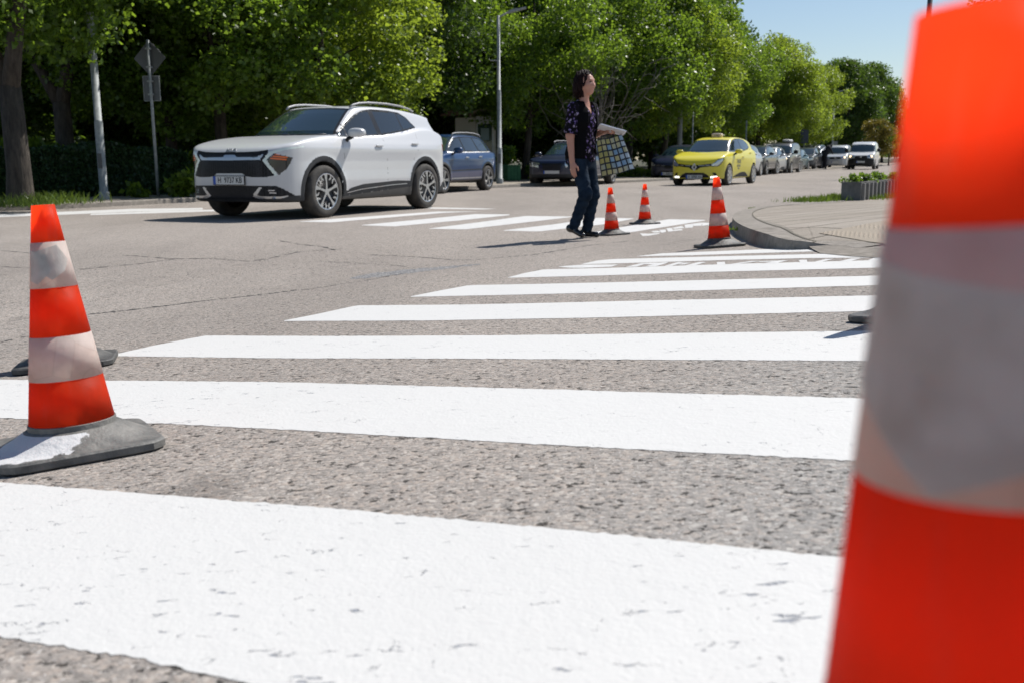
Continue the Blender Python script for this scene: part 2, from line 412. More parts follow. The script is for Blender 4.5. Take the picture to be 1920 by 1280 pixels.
def smooth_line(P, it=2):
    for _ in range(it):
        Q = [P[0]]
        for a, b in zip(P[:-1], P[1:]): Q += [a * .75 + b * .25, a * .25 + b * .75]
        P = np.array(Q + [P[-1]])
    return P
L4 = smooth_line(np.c_[outer, hh]); outer = L4[:, :3]; hh = L4[:, 3]
right_end = on_ground([(2300, 456)], 0)[0]
poly = np.concatenate([outer, [[14, 60, H], [40, 60, H], [40, 6, .2], [right_end[0], right_end[1], 0]]])
T = np.gradient(outer[:, :2], axis=0); T /= np.linalg.norm(T, axis=1)[:, None]; N2 = np.stack([T[:, 1], -T[:, 0]], 1)
cen = outer[:, :2].mean(0)
inner = outer[:, :2] + N2 * .20
import mathutils.geometry as mg
def fill(name, pts2, offs, mat, step=.35):
    """flat fill of an outline, subdivided so that it follows the ground"""
    import bmesh
    bm = bmesh.new(); vs = [bm.verts.new((p[0], p[1], 0)) for p in pts2]; bm.faces.new(vs)
    bmesh.ops.triangulate(bm, faces=bm.faces)
    x0, x1 = min(p[0] for p in pts2), max(p[0] for p in pts2); y0, y1 = min(p[1] for p in pts2), max(p[1] for p in pts2)
    for ax, a, b in ((0, x0, min(x1, 12)), (1, y0, min(y1, 30))):
        v = a + step
        while v < b:
            no = (1, 0, 0) if ax == 0 else (0, 1, 0); co = (v, 0, 0) if ax == 0 else (0, v, 0)
            bmesh.ops.bisect_plane(bm, geom=bm.verts[:] + bm.edges[:] + bm.faces[:], plane_co=co, plane_no=no); v += step
    V = np.array([v.co[:] for v in bm.verts]); bm.verts.ensure_lookup_table(); bm.verts.index_update()
    V[:, 2] = gz(V[:, 0], V[:, 1]) + offs(V)
    Fc = [[v.index for v in f.verts] for f in bm.faces]; bm.free()
    o = mesh(name, V, Fc, mat)
    return o
ko = np.argmin(outer[:, 0])
def near_h(V):
    d = np.hypot(V[:, None, 0] - outer[None, :, 0], V[:, None, 1] - outer[None, :, 1]); i = d.argmin(1); h = hh[i]
    return np.where(V[:, 1] < outer[2, 1] + .6, np.minimum(h, np.clip((V[:, 1] - outer[0, 1]) * .12, 0.004, H)), h) if True else h
slab_poly = list(inner) + [(40, inner[-1][1] + 6), (40, right_end[1]), (right_end[0], right_end[1] + .16)]
def rise(V):
    # flush with the road along the near edge, full kerb height 0.9 m in
    dy = V[:, 1] - (outer[0, 1] + .02)
    return np.clip(.0012 + dy * .085, .0012, H - .002)
pav = fill("pavement", slab_poly, rise, SLAB); tag(pav, kind="structure")
kb = MB(); n = len(outer)
topin = np.c_[inner, gz(inner[:, 0], inner[:, 1]) + rise(inner) + .002]
topo = outer.copy(); topo[:, 2] = gz(outer[:, 0], outer[:, 1]) + np.minimum(hh, rise(outer) + .03) + .004
bot = outer.copy(); bot[:, 2] = gz(outer[:, 0], outer[:, 1]) - .05
bot[:, :2] -= N2 * .015
kb.add(np.concatenate([topin, topo, bot]), [(i, i + 1, n + i + 1, n + i) for i in range(n - 1)] + [(n + i, n + i + 1, 2 * n + i + 1, 2 * n + i) for i in range(n - 1)])
tag(kb.build("kerb", KERB), kind="structure")
# rough cast-concrete apron inside the near part of the kerb, and the dark joint behind the kerb stones
apx = [on_ground([p], .085)[0][:2] for p in [(1376, 406), (1396, 405.5), (1420, 413), (1455, 424), (1490, 435), (1540, 449), (1600, 453), (1700, 455), (1900, 446), (2250, 446)]]
near_out = [tuple(p[:2]) for p in outer if p[1] < apx[0][1] + .02][:]
near_out = [tuple(outer[i][:2] + N2[i] * .02) for i in range(len(outer)) if outer[i][1] < apx[0][1] - .1]
apron = fill("pavement_apron", near_out + [tuple(p) for p in apx] + [(right_end[0], right_end[1] + .05)], lambda V: rise(V) + .0022, concrete("apron_concrete", (.15, .135, .115), (.31, .28, .245), 16), .3)
tag(apron, kind="structure")
jb = MB()
ja = np.c_[inner, gz(inner[:, 0], inner[:, 1]) + rise(inner) + .006]; jc = inner + N2 * .012; jc = np.c_[jc, gz(jc[:, 0], jc[:, 1]) + rise(jc) + .006]
jb.add(np.concatenate([ja, jc]), [(i, i + 1, n + i + 1, n + i) for i in range(n - 1)])
for i in range(4, n - 4, 5):
    a_, b_ = outer[i, :2], inner[i]; t_ = T[i] * .009; P4 = np.array([a_ - t_, a_ + t_, b_ + t_, b_ - t_])
    jb.add(np.c_[P4, gz(P4[:, 0], P4[:, 1]) + np.minimum(hh[i], rise(np.c_[P4, P4[:, 0]]).max() + .03) + .0055], [(0, 1, 2, 3)])
tag(jb.build("paving_joint", simple("joint_dirt", (.13, .115, .085), 1.0)), kind="structure")
# tactile paving strip, studded
def tactile():
    n = NT("tactile_paving"); v = n.voro(34.0, n.mapc((1, 1, 1), rot=(0, 0, R(20))), rnd=0.0)
    n.base(n.mix(n.ramp(v.outputs["Distance"], [(.25, 1), (.45, 0)]), (.27, .225, .17), (.36, .295, .225))); n.props(Roughness=.85)
    n.bump(n.ramp(v.outputs["Distance"], [(.2, 1), (.42, 0)]), .005); return n.m
tp = [on_ground([p], .03)[0][:2] for p in [(1535, 448), (1600, 440), (1660, 432), (1900, 424), (2200, 420), (2200, 442), (1900, 445), (1660, 452), (1600, 450)]]
tag(fill("tactile_paving", tp, lambda V: rise(V) + .004, tactile(), .3), kind="structure")
# ------------------------------------------------------------ far-left pavement behind the road
kp = [(-900, 425), (0, 397), (150, 391), (380, 378.5), (620, 367), (840, 357.5), (1000, 350), (1180, 343), (1260, 339), (1330, 334), (1400, 330), (1460, 325.5)]
KL = smooth_line(on_ground(kp, 0)[:, :2], 2)
ext = [KL[-1] + (KL[-1] - KL[-6]) / np.linalg.norm(KL[-1] - KL[-6]) * k for k in (30, 80, 200, 400)]
KL = np.concatenate([KL, ext]); T = np.gradient(KL, axis=0); T /= np.linalg.norm(T, axis=1)[:, None]; NL = np.stack([-T[:, 1], T[:, 0]], 1)
kb = MB(); n = len(KL); z = gz(KL[:, 0], KL[:, 1])
rows = [np.c_[KL, z - .03], np.c_[KL + NL * .02, z + .075], np.c_[KL + NL * .04, z + .09], np.c_[KL + NL * .17, z + .09]]
kb.add(np.concatenate(rows), [(r * n + i, r * n + i + 1, (r + 1) * n + i + 1, (r + 1) * n + i) for r in range(3) for i in range(n - 1)])
tag(kb.build("kerb", KERB), kind="structure")
kb = MB(); rows = [np.c_[KL + NL * w, z + .087] for w in (.17, 1.2, 3.2)]
kb.add(np.concatenate(rows), [(r * n + i, r * n + i + 1, (r + 1) * n + i + 1, (r + 1) * n + i) for r in range(2) for i in range(n - 1)])
tag(kb.build("pavement", VERGE), kind="structure")
def soil():
    n = NT("park_soil"); n.base(n.mix(n.ramp(n.noise(1.3, 8), [(.35, 0), (.65, 1)]), (.035, .045, .018), (.075, .06, .035))); n.props(Roughness=1.0); n.bump(n.noise(14, 5), .05); return n.m
kb = MB(); rows = [np.c_[KL + NL * w, z + .09] for w in (3.2, 8, 30, 200)]
kb.add(np.concatenate(rows), [(r * n + i, r * n + i + 1, (r + 1) * n + i + 1, (r + 1) * n + i) for r in range(3) for i in range(n - 1)])
tag(kb.build("park_ground", soil()), kind="structure")
# ------------------------------------------------------------ traffic cones
def plastic(name, c, c2, dirt=.35, trans=.84, patchy=False):
    n = NT(name)
    g = n.mapc((1, 1, .35))
    m = n.ramp(n.noise(9, 8, .65, g), [(.48, 0), (.75, 1)]); s = n.ramp(n.noise(60, 4, .6, n.mapc((1, 1, .25))), [(.55, 0), (.75, 1)])
    col = n.mix(n.noise(5, 4), c, c2)
    col = n.mix(n.math('MULTIPLY', m, dirt), col, (.16, .11, .08)); col = n.mix(n.math('MULTIPLY', s, dirt * .5), col, (.55, .42, .36))
    n.base(col); n.props(Roughness=.5, Specular_IOR_Level=.3)
    n.bump(n.noise(40, 5), .0015)
    if trans:
        tr = n.node("ShaderNodeBsdfTranslucent"); n.set(tr, 0, n.mix(.5, col, (1.0, .36, .17))); mx = n.node("ShaderNodeMixShader"); mx.inputs[0].default_value = trans
        n.t.links.new(n.p.outputs[0], mx.inputs[1]); n.t.links.new(tr.outputs[0], mx.inputs[2]); n.t.links.new(mx.outputs[0], n.out.inputs[0])
    return n.m
CONE_RED = plastic("cone_orange", (1.0, .12, .034), (1.0, .17, .055))
CONE_TOP = plastic("cone_orange_dirty", (1.0, .12, .034), (1.0, .17, .055), .7)
def band():
    n = NT("reflective_band")
    v = n.voro(16, n.mapc((1, 1, .8)))
    tile = n.ramp(n.sep(v.outputs["Color"])[0], [(0, (.68, .59, .52)), (.5, (.60, .58, .55)), (1, (.74, .66, .60))], 'CONSTANT')
    c = n.mix(.30, (.70, .62, .57), tile)
    e = n.ramp(n.voro(16, n.mapc((1, 1, .8)), 'DISTANCE_TO_EDGE').outputs["Distance"], [(0, .55), (.02, 0)])
    c = n.mix(n.math('MULTIPLY', e, n.noise(3, 2)), c, (.2, .16, .12))
    c = n.mix(n.math('MULTIPLY', n.ramp(n.noise(20, 6, .7), [(.45, 0), (.75, 1)]), .4), c, (.30, .25, .19))
    n.base(c); n.props(Roughness=.6, Specular_IOR_Level=.3); n.bump(n.noise(60, 3), .0008)
    tr = n.node('ShaderNodeBsdfTranslucent'); n.set(tr, 0, (.92, .84, .78)); mx = n.node('ShaderNodeMixShader'); mx.inputs[0].default_value = .45
    n.t.links.new(n.p.outputs[0], mx.inputs[1]); n.t.links.new(tr.outputs[0], mx.inputs[2]); n.t.links.new(mx.outputs[0], n.out.inputs[0]); return n.m
def patch_mat():
    n = NT("grey_tape"); tr = n.node('ShaderNodeBsdfTranslucent'); n.set(tr, 0, (.75, .74, .72)); mx = n.node('ShaderNodeMixShader'); mx.inputs[0].default_value = .5
    n.t.links.new(n.p.outputs[0], mx.inputs[1]); n.t.links.new(tr.outputs[0], mx.inputs[2]); n.t.links.new(mx.outputs[0], n.out.inputs[0]); n.base(n.mix(n.ramp(n.noise(40, 6), [(.4, 0), (.7, 1)]), (.70, .68, .645), (.50, .48, .44))); n.props(Roughness=.3); n.bump(n.noise(200, 2), .0005); return n.m
BAND = band(); TAPE = patch_mat()
def rubber():
    n = NT("cone_rubber"); n.base(n.mix(n.ramp(n.noise(14, 8, .65), [(.35, 0), (.7, 1)]), (.028, .028, .028), (.12, .115, .105))); n.props(Roughness=.6); n.bump(n.noise(70, 5), .003); return n.m
def rubber_painted():
    n = NT("cone_rubber_paint_splashed"); xyz = n.sep(n.co)
    base = n.mix(n.ramp(n.noise(14, 8, .65), [(.35, 0), (.7, 1)]), (.075, .075, .072), (.22, .21, .19))
    dx = n.math('MULTIPLY', n.math('ADD', xyz[0], .085), .8); dy = n.math('ADD', xyz[1], .058)
    f = n.math('SUBTRACT', n.math('ADD', .088, n.math('MULTIPLY', n.math('SUBTRACT', n.noise(30, 7, .7), .5), .07)), n.math('SQRT', n.math('ADD', n.math('MULTIPLY', dx, dx), n.math('MULTIPLY', dy, dy))))
    n.base(n.mix(n.math('MULTIPLY', n.ramp(f, [(.0, 0), (.004, 1)]), n.math('LESS_THAN', xyz[2], .050)), base, (.60, .60, .60))); n.props(Roughness=.6); n.bump(n.noise(70, 5), .003); return n.m
RUBBER = rubber(); RUBBER_P = rubber_painted()
def ring(z0, z1, r0, r1, t=.0025, n=48, wall=True):
    V = []; 
    for r, z in ((r0, z0), (r1, z1), (r1 - t, z1), (r0 - t, z0)):
        V += [(r * math.cos(2 * math.pi * k / n), r * math.sin(2 * math.pi * k / n), z) for k in range(n)]
    F = [(i * n + k, i * n + (k + 1) % n, ((i + 1) % 4) * n + (k + 1) % n, ((i + 1) % 4) * n + k) for i in range(4) for k in range(n)]
    return V, F
def make_cone(h=.50, rb=.081, rt=.0215, base_mat=None, zb=.064):
    root = empty("traffic_cone")
    # rubber foot: rounded square plate rising into a round skirt
    mb = MB(); N = 64; rows = []
    def sq(a, k):  # rounded square radius
        c, s = abs(math.cos(a)), abs(math.sin(a)); return (c ** k + s ** k) ** (-1 / k)
    for (rad, z, kx, chamf) in [(.150, .0, 9, 0), (.156, .004, 9, 0), (.156, .017, 9, 0), (.152, .021, 9, 0), (.149, .0215, 9, 0), (.143, .0225, 3.0, 0), (.141, .024, 2.2, 0), (.118, .042, 2.0, 0), (.0905, .066, 2.0, 0), (.089, .067, 2, 0), (.085, .068, 2, 0), (.0848, .071, 2, 0), (.0845, .083, 2, 0), (.083, .0845, 2, 0), (.079, .0845, 2, 0)]:
        rows.append([(rad * min(sq(2 * math.pi * k / N, kx), 1.28) * math.cos(2 * math.pi * k / N), rad * min(sq(2 * math.pi * k / N, kx), 1.28) * math.sin(2 * math.pi * k / N), z if z < .022 else .0215 + (z - .0215) * (zb - .0215) / .0625) for k in range(N)])
    m = len(rows)
    mb.add(sum(rows, []), [(i * N + k, i * N + (k + 1) % N, (i + 1) * N + (k + 1) % N, (i + 1) * N + k) for i in range(m - 1) for k in range(N)] + [tuple(range(N - 1, -1, -1))])
    o = mb.build("rubber_base", base_mat or RUBBER, root, True); o.data.set_sharp_from_angle(angle=R(32))
    rr = lambda t: rb + (rt - rb) * t
    zz = lambda t: zb + (h - zb) * t
    for (a, b, nm, mt) in ((0, .205, "orange_band", CONE_RED), (.405, .625, "orange_band", CONE_RED), (.832, 1.0, "orange_tip", CONE_TOP), (.205, .405, "reflective_band", BAND), (.625, .832, "reflective_band", BAND)):
        e = .0008 if nm == "reflective_band" else 0
        V, Fc = ring(zz(a), zz(b), rr(a) + e, rr(b) + e); mesh(nm, V, Fc, mt, root, True)
    return root
def stand(root, xy, rz=0.0, s=1.0):
    x, y = xy; nrm = gn(x, y)
    q = nrm.to_track_quat('Z', 'Y'); M = q.to_matrix().to_4x4() @ Matrix.Rotation(rz, 4, 'Z')
    # keep heading independent of the track quaternion
    xa = Vector((math.cos(rz), math.sin(rz), 0)); xa = (xa - nrm * xa.dot(nrm)).normalized(); ya = nrm.cross(xa)
    M = Matrix((xa, ya, nrm)).transposed().to_4x4()
    root.matrix_world = Matrix.Translation((x, y, float(gz(x, y)) + .001)) @ M @ Matrix.Diagonal((s, s, s, 1))
G_CONE = "orange and white traffic cones round the fresh paint"
proto = make_cone()
spec = [
    ("rightmost of three small cones, standing right before the curved kerb", (1349, 463), 0.15, 1.0),
    ("orange and white cone directly beside the shoes of the walking pedestrian", (1147, 441), 0.5, .97),
    ("farthest orange and white cone, standing on the old crossing stripe in front of the taxi", (1209, 420.5), 0.55, .97),
    ("cone mostly hidden behind the large cone at left, only its dark base corners show", (127, 684), R(18), 1.0),
    ("cone hidden behind the blurred foreground cone, only its base corner and blue shadow show", (1718, 597), R(40), 1.0),
]
for i, (lab, px, rz, s) in enumerate(spec):
    o = proto if i == 0 else copy_tree(proto)
    stand(o, on_ground([px])[0][:2], rz, s); tag(o, lab, "traffic cone", G_CONE)
left = make_cone(.5, .082, .0215, RUBBER_P)
stand(left, on_ground([(143, 843)])[0][:2], R(31), 1.0)
tag(left, "large sharp cone at the left with patched band and white paint splashed on its base", "traffic cone", G_CONE)
fg = make_cone(.492, .088, .027, None, .082)
FGX, FGY = .193, .318
stand(fg, (FGX, FGY), R(20), 1.0)
tag(fg, "blurred huge cone filling the right edge, very close to the camera", "traffic cone", G_CONE)
# torn grey tape patches stuck on the upper white band
def tape(root, polys, h=.5, rb=.082, rt=.0215, zb=.064):
    for poly in polys:
        # poly in (angle deg, height fraction 0..1)
        P = np.array(poly, float); k = 14; V = []; Fc = []
        c = P.mean(0); n = len(P)
        edge = np.concatenate([P[i] * (1 - np.linspace(0, 1, k, endpoint=False))[:, None] + P[(i + 1) % n] * np.linspace(0, 1, k, endpoint=False)[:, None] for i in range(n)])
        rows = [c + (edge - c) * t for t in np.linspace(.02, 1, 7)]
        Q = np.concatenate(rows); a = np.radians(Q[:, 0]); r = rb + (rt - rb) * Q[:, 1] + .0016; z = zb + (h - zb) * Q[:, 1]
        V = np.stack([r * np.cos(a), r * np.sin(a), z], 1); m = len(edge)
        Fc = [(i * m + j, i * m + (j + 1) % m, (i + 1) * m + (j + 1) % m, (i + 1) * m + j) for i in range(6) for j in range(m)]
        mesh("tape_patch", V, Fc, TAPE, root)
tape(left, [[(195, .80), (255, .775), (262, .70), (225, .645), (195, .665)], [(215, .79), (290, .818), (318, .75), (300, .70), (262, .66), (240, .69)]])
tape(fg, [[(118, .818), (227, .785), (262, .775), (262, .67), (227, .650), (199, .629), (165, .682), (118, .725)]], .492, .088, .027, .082)
# ------------------------------------------------------------ implicit-surface meshing
def smax(a, b, k): return .5 * (a + b + np.sqrt((a - b) ** 2 + k * k)) - 0.0
def smin(a, b, k): return .5 * (a + b - np.sqrt((a - b) ** 2 + k * k))
def polysdf(P, poly):
    poly = np.asarray(poly, float); d = np.full(len(P), 1e9); ins = np.zeros(len(P), bool)
    n = len(poly)
    for i in range(n):
        a = poly[i]; b = poly[(i + 1) % n]; e = b - a; w_ = P - a
        t = np.clip((w_ @ e) / (e @ e + 1e-12), 0, 1); q = w_ - t[:, None] * e
        d = np.minimum(d, (q * q).sum(1))
        c = (a[1] > P[:, 1]) != (b[1] > P[:, 1])
        if b[1] != a[1]: ins ^= c & (P[:, 0] < (b[0] - a[0]) * (P[:, 1] - a[1]) / (b[1] - a[1]) + a[0])
    d = np.sqrt(d); return np.where(ins, -d, d)
def chaikin(P, it=2, keep=.75):
    P = np.asarray(P, float)
    for _ in range(it):
        Q = np.roll(P, -1, 0); P = np.stack([P * keep + Q * (1 - keep), P * (1 - keep) + Q * keep], 1).reshape(-1, 2)
    return P
class Tab:
    """bilinear table of a polygon's signed distance"""
    def __init__(s, poly, it=2, st=.0125, pad=.35):
        poly = chaikin(poly, it, .8); s.lo = poly.min(0) - pad; hi = poly.max(0) + pad
        n = np.ceil((hi - s.lo) / st).astype(int) + 1; s.st = st; s.n = n
        g = np.stack(np.meshgrid(s.lo[0] + np.arange(n[0]) * st, s.lo[1] + np.arange(n[1]) * st, indexing='ij'), -1).reshape(-1, 2)
        s.T = polysdf(g, poly).reshape(n)
    def __call__(s, u, v):
        a = np.clip((u - s.lo[0]) / s.st, 0, s.n[0] - 1.001); b = np.clip((v - s.lo[1]) / s.st, 0, s.n[1] - 1.001)
        i = a.astype(int); j = b.astype(int); a = a - i; b = b - j; T = s.T
        return (T[i, j] * (1 - a) + T[i + 1, j] * a) * (1 - b) + (T[i, j + 1] * (1 - a) + T[i + 1, j + 1] * a) * b
def grid_sdf(f, lo, hi, h):
    """sample f on a grid, computing only blocks near the surface"""
    lo = np.array(lo, float); nb = np.ceil((np.array(hi) - lo) / (4 * h)).astype(int)
    I = np.stack(np.meshgrid(*[np.arange(k) for k in nb], indexing='ij'), -1).reshape(-1, 3)
    c = lo + (I * 4 + 1.5) * h; fc = f(c)
    out = np.empty(tuple(nb * 4)); o4 = np.repeat(np.repeat(np.repeat(np.sign(fc).reshape(nb) * 9, 4, 0), 4, 1), 4, 2); out[:] = o4
    A = I[np.abs(fc) < 5.2 * h]
    s = np.stack(np.meshgrid(*[np.arange(4)] * 3, indexing='ij'), -1).reshape(-1, 3)
    for k in range(0, len(A), 6000):
        J = (A[k:k + 6000, None] * 4 + s[None]).reshape(-1, 3); out[J[:, 0], J[:, 1], J[:, 2]] = f(lo + J * h)
    return out
def surfnets(Fg, lo, h):
    lo = np.asarray(lo, float); neg = Fg < 0
    c = [neg[a:neg.shape[0] - 1 + a, b:neg.shape[1] - 1 + b, d:neg.shape[2] - 1 + d] for a in (0, 1) for b in (0, 1) for d in (0, 1)]
    cnt = sum(x.astype(np.int8) for x in c); act = (cnt > 0) & (cnt < 8)
    ID = np.full(act.shape, -1, int); I = np.argwhere(act); ID[tuple(I.T)] = np.arange(len(I))
    acc = np.zeros((len(I), 3)); num = np.zeros(len(I))
    cor = [np.array((a, b, d)) for a in (0, 1) for b in (0, 1) for d in (0, 1)]
    for ax in range(3):
        for p in cor:
            if p[ax]: continue
            q = p.copy(); q[ax] = 1
            A = Fg[tuple((I + p).T)]; B = Fg[tuple((I + q).T)]; m = (A < 0) != (B < 0)
            t = np.where(m, A / np.where(m, A - B, 1), 0); t = np.clip(t, 0, 1)
            acc += np.where(m[:, None], p + (q - p) * t[:, None], 0); num += m
    V = lo + (I + acc / num[:, None]) * h
    Q = []
    for ax in range(3):
        b, d = [k for k in range(3) if k != ax]
        sl0 = [slice(None)] * 3; sl1 = [slice(None)] * 3; sl0[ax] = slice(0, -1); sl1[ax] = slice(1, None)
        s0 = neg[tuple(sl0)]; s1 = neg[tuple(sl1)]; E = np.argwhere(s0 != s1)
        E = E[(E[:, b] > 0) & (E[:, d] > 0) & (E[:, b] < Fg.shape[b] - 1) & (E[:, d] < Fg.shape[d] - 1)]
        def cell(db, dd):
            X_ = E.copy(); X_[:, b] -= db; X_[:, d] -= dd; return ID[tuple(X_.T)]
        q = np.stack([cell(1, 1), cell(0, 1), cell(0, 0), cell(1, 0)], 1)
        fl = s0[tuple(E.T)]
        if ax == 1: fl = ~fl
        q[~fl] = q[~fl][:, ::-1]; Q.append(q)
    return V, np.concatenate(Q)
def grad(f, P, e=.002):
    G = np.empty_like(P)
    for a in range(3):
        d = np.zeros(3); d[a] = e; G[:, a] = (f(P + d) - f(P - d)) / (2 * e)
    return G
def project_on(f, P, it=2, lim=None):
    for _ in range(it):
        G = grad(f, P); v = f(P); st = G * (v / np.maximum((G * G).sum(1), .05))[:, None]
        if lim: 
            L = np.linalg.norm(st, axis=1); st *= np.minimum(1, lim / np.maximum(L, 1e-9))[:, None]
        P = P - st
    return P
def vnormals(V, Q):
    n = np.cross(V[Q[:, 2]] - V[Q[:, 0]], V[Q[:, 3]] - V[Q[:, 1]]); N = np.zeros_like(V)
    for k in range(4): np.add.at(N, Q[:, k], n)
    return N / np.maximum(np.linalg.norm(N, axis=1), 1e-12)[:, None], n / np.maximum(np.linalg.norm(n, axis=1), 1e-12)[:, None]
def sub(V, Q, mask):
    q = Q[mask]; u, inv = np.unique(q, return_inverse=True); return V[u], inv.reshape(q.shape)
# ------------------------------------------------------------ car materials
def car_paint(name, c, flake=.0, rough=.34, dirt=.12):
    n = NT(name); z = n.sep(n.co)[2]
    d = n.math('MULTIPLY', n.ramp(z, [(.15, 1), (.75, 0)]), n.noise(5, 5)); d = n.math('MULTIPLY', d, dirt * 3)
    n.base(n.mix(d, c, (.25, .22, .19))); n.props(Roughness=rough, Metallic=flake, Coat_Weight=.6, Coat_Roughness=.09); return n.m
P_WHITE = car_paint("white_car_paint", (.57, .575, .58)); P_YEL = car_paint("yellow_car_paint", (.72, .62, .02), rough=.35)
P_BLUE = car_paint("blue_car_paint", (.003, .036, .125), .1); P_NAVY = car_paint("navy_car_paint", (.006, .012, .045), .1)
P_BLACK = car_paint("black_car_paint", (.012, .013, .016)); P_SILVER = car_paint("silver_car_paint", (.42, .44, .46), .4)
P_TEAL = car_paint("teal_car_paint", (.05, .12, .14), .3); P_DGREY = car_paint("dark_grey_car_paint", (.035, .04, .05), .3)
def glass(name, c=(.010, .016, .020), rough=.02):
    return simple(name, c, rough, spec=.75, coat=.3)
M_WIND = glass("windscreen_glass", (.018, .035, .045)); M_GLASS = glass("side_window_glass")
M_TRIM = simple("black_trim", (.009, .009, .010), .35, spec=.35); M_WELL = simple("wheel_well_black", (.008, .008, .008), .95)
M_CLAD = simple("grey_plastic_cladding", (.040, .041, .043), .65, var=.35, vs=9, spec=.25); M_SILL = simple("dusty_sill_plastic", (.11, .105, .098), .75, var=.25, vs=5, spec=.25)
M_CHROME = simple("satin_chrome", (.55, .55, .56), .38, 1.0); M_RAIL = simple("rail_satin_silver", (.36, .36, .37), .55, .2, spec=.3); M_RIM = simple("rim_alloy", (.55, .55, .56), .3, .9); M_RIMD = simple("rim_dark", (.02, .02, .022), .35)
def tyre_mat():
    n = NT("tyre_rubber"); n.base(n.mix(n.ramp(n.noise(7, 6), [(.3, 0), (.7, 1)]), (.022, .021, .020), (.075, .067, .058))); n.props(Roughness=.85); n.bump(n.noise(60, 3), .003); return n.m
M_TYRE = tyre_mat()
M_DRL = simple("daytime_light_lens", (.72, .80, .74), .15, coat=.5)
M_LAMP = simple("headlamp_clear", (.022, .023, .025), .1, .0, coat=.6); M_LAMPC = simple("headlamp_chrome_reflector", (.55, .57, .60), .12, .7, coat=1.0)
M_RED = simple("tail_lamp_red", (.35, .01, .01), .15, coat=.6)
def amber():
    n = NT("indicator_amber"); s = n.math('FRACT', n.math('MULTIPLY', n.math('ADD', n.sep(n.co)[2], n.math('MULTIPLY', n.sep(n.co)[1], .12)), 33.0))
    n.base(n.mix(n.ramp(s, [(.5, 0), (.6, 1)]), (.85, .16, .02), (.10, .03, .02))); n.props(Roughness=.3, Coat_Weight=.5); return n.m
M_AMBER = amber()
def lit(name, c, e):
    return simple(name, c, .3, Emission_Color=(*c, 1), Emission_Strength=e)
M_LIT = lit("lit_white_lamp", (1, .97, .92), 2.2); M_LITW = lit("lit_warm_lamp", (1, .72, .40), 2.6)
def grille(name="grille_mesh", sc=26):
    n = NT(name); v = n.voro(sc, n.mapc((1, 1, 2.2)), rnd=.25)
    m = n.ramp(v.outputs["Distance"], [(.36, 0), (.42, 1)]); n.base(n.mix(m, (.004, .004, .005), (.022, .022, .025))); n.props(Roughness=.4, Specular_IOR_Level=.25); n.bump(m, .01); return n.m
M_GRILLE = grille()
M_PLATE = simple("plate_white", (.62, .62, .60), .4); M_EU = simple("plate_blue", (.02, .09, .45), .4); M_INK = simple("plate_black", (.012, .012, .012), .5)
M_GREYTXT = simple("door_lettering_grey", (.16, .17, .18), .5)

def text_mesh(name, s, size, mat, parent, M, depth=.0015, bold=0.0, sx=1.0):
    cu = bpy.data.curves.new(name, 'FONT'); cu.body = s; cu.size = size; cu.align_x = 'CENTER'; cu.align_y = 'CENTER'; cu.extrude = depth; cu.offset = bold; cu.resolution_u = 3
    t = bpy.data.objects.new(name, cu); COL.objects.link(t); bpy.context.view_layer.update()
    me = bpy.data.meshes.new_from_object(t.evaluated_get(bpy.context.evaluated_depsgraph_get())); bpy.data.objects.remove(t); bpy.data.curves.remove(cu)
    me.name = name; me.transform(M @ Matrix.Diagonal((sx, 1, 1, 1))); me.materials.clear(); me.materials.append(mat)
    o = bpy.data.objects.new(name, me); COL.objects.link(o); o.parent = parent; return o
FRONT = Matrix(((0, 0, 1, 0), (1, 0, 0, 0), (0, 1, 0, 0), (0, 0, 0, 1)))     # text x -> +y, up -> z, facing +x

def plate(root, x, z, txt, mat=M_PLATE, w_=.52, h_=.11, tilt=0.0, y=0.0):
    mb = MB(); mb.box((x, y, z), (.012, w_ + .02, h_ + .02)); fr = mb.build("number_plate", M_INK, root)
    mb = MB(); mb.box((x + .004, y + .018, z), (.012, w_ - .04, h_)); mb.build("plate_field", mat, fr)
    mb = MB(); mb.box((x + .0045, y - w_ / 2 + .02, z), (.012, .042, h_)); mb.build("country_strip", M_EU, fr)
    if txt: text_mesh("plate_number", txt, h_ * .98, M_INK, fr, Matrix.Translation((x + .0115, y + .022, z)) @ FRONT, .001, .0012, .80)
    return fr

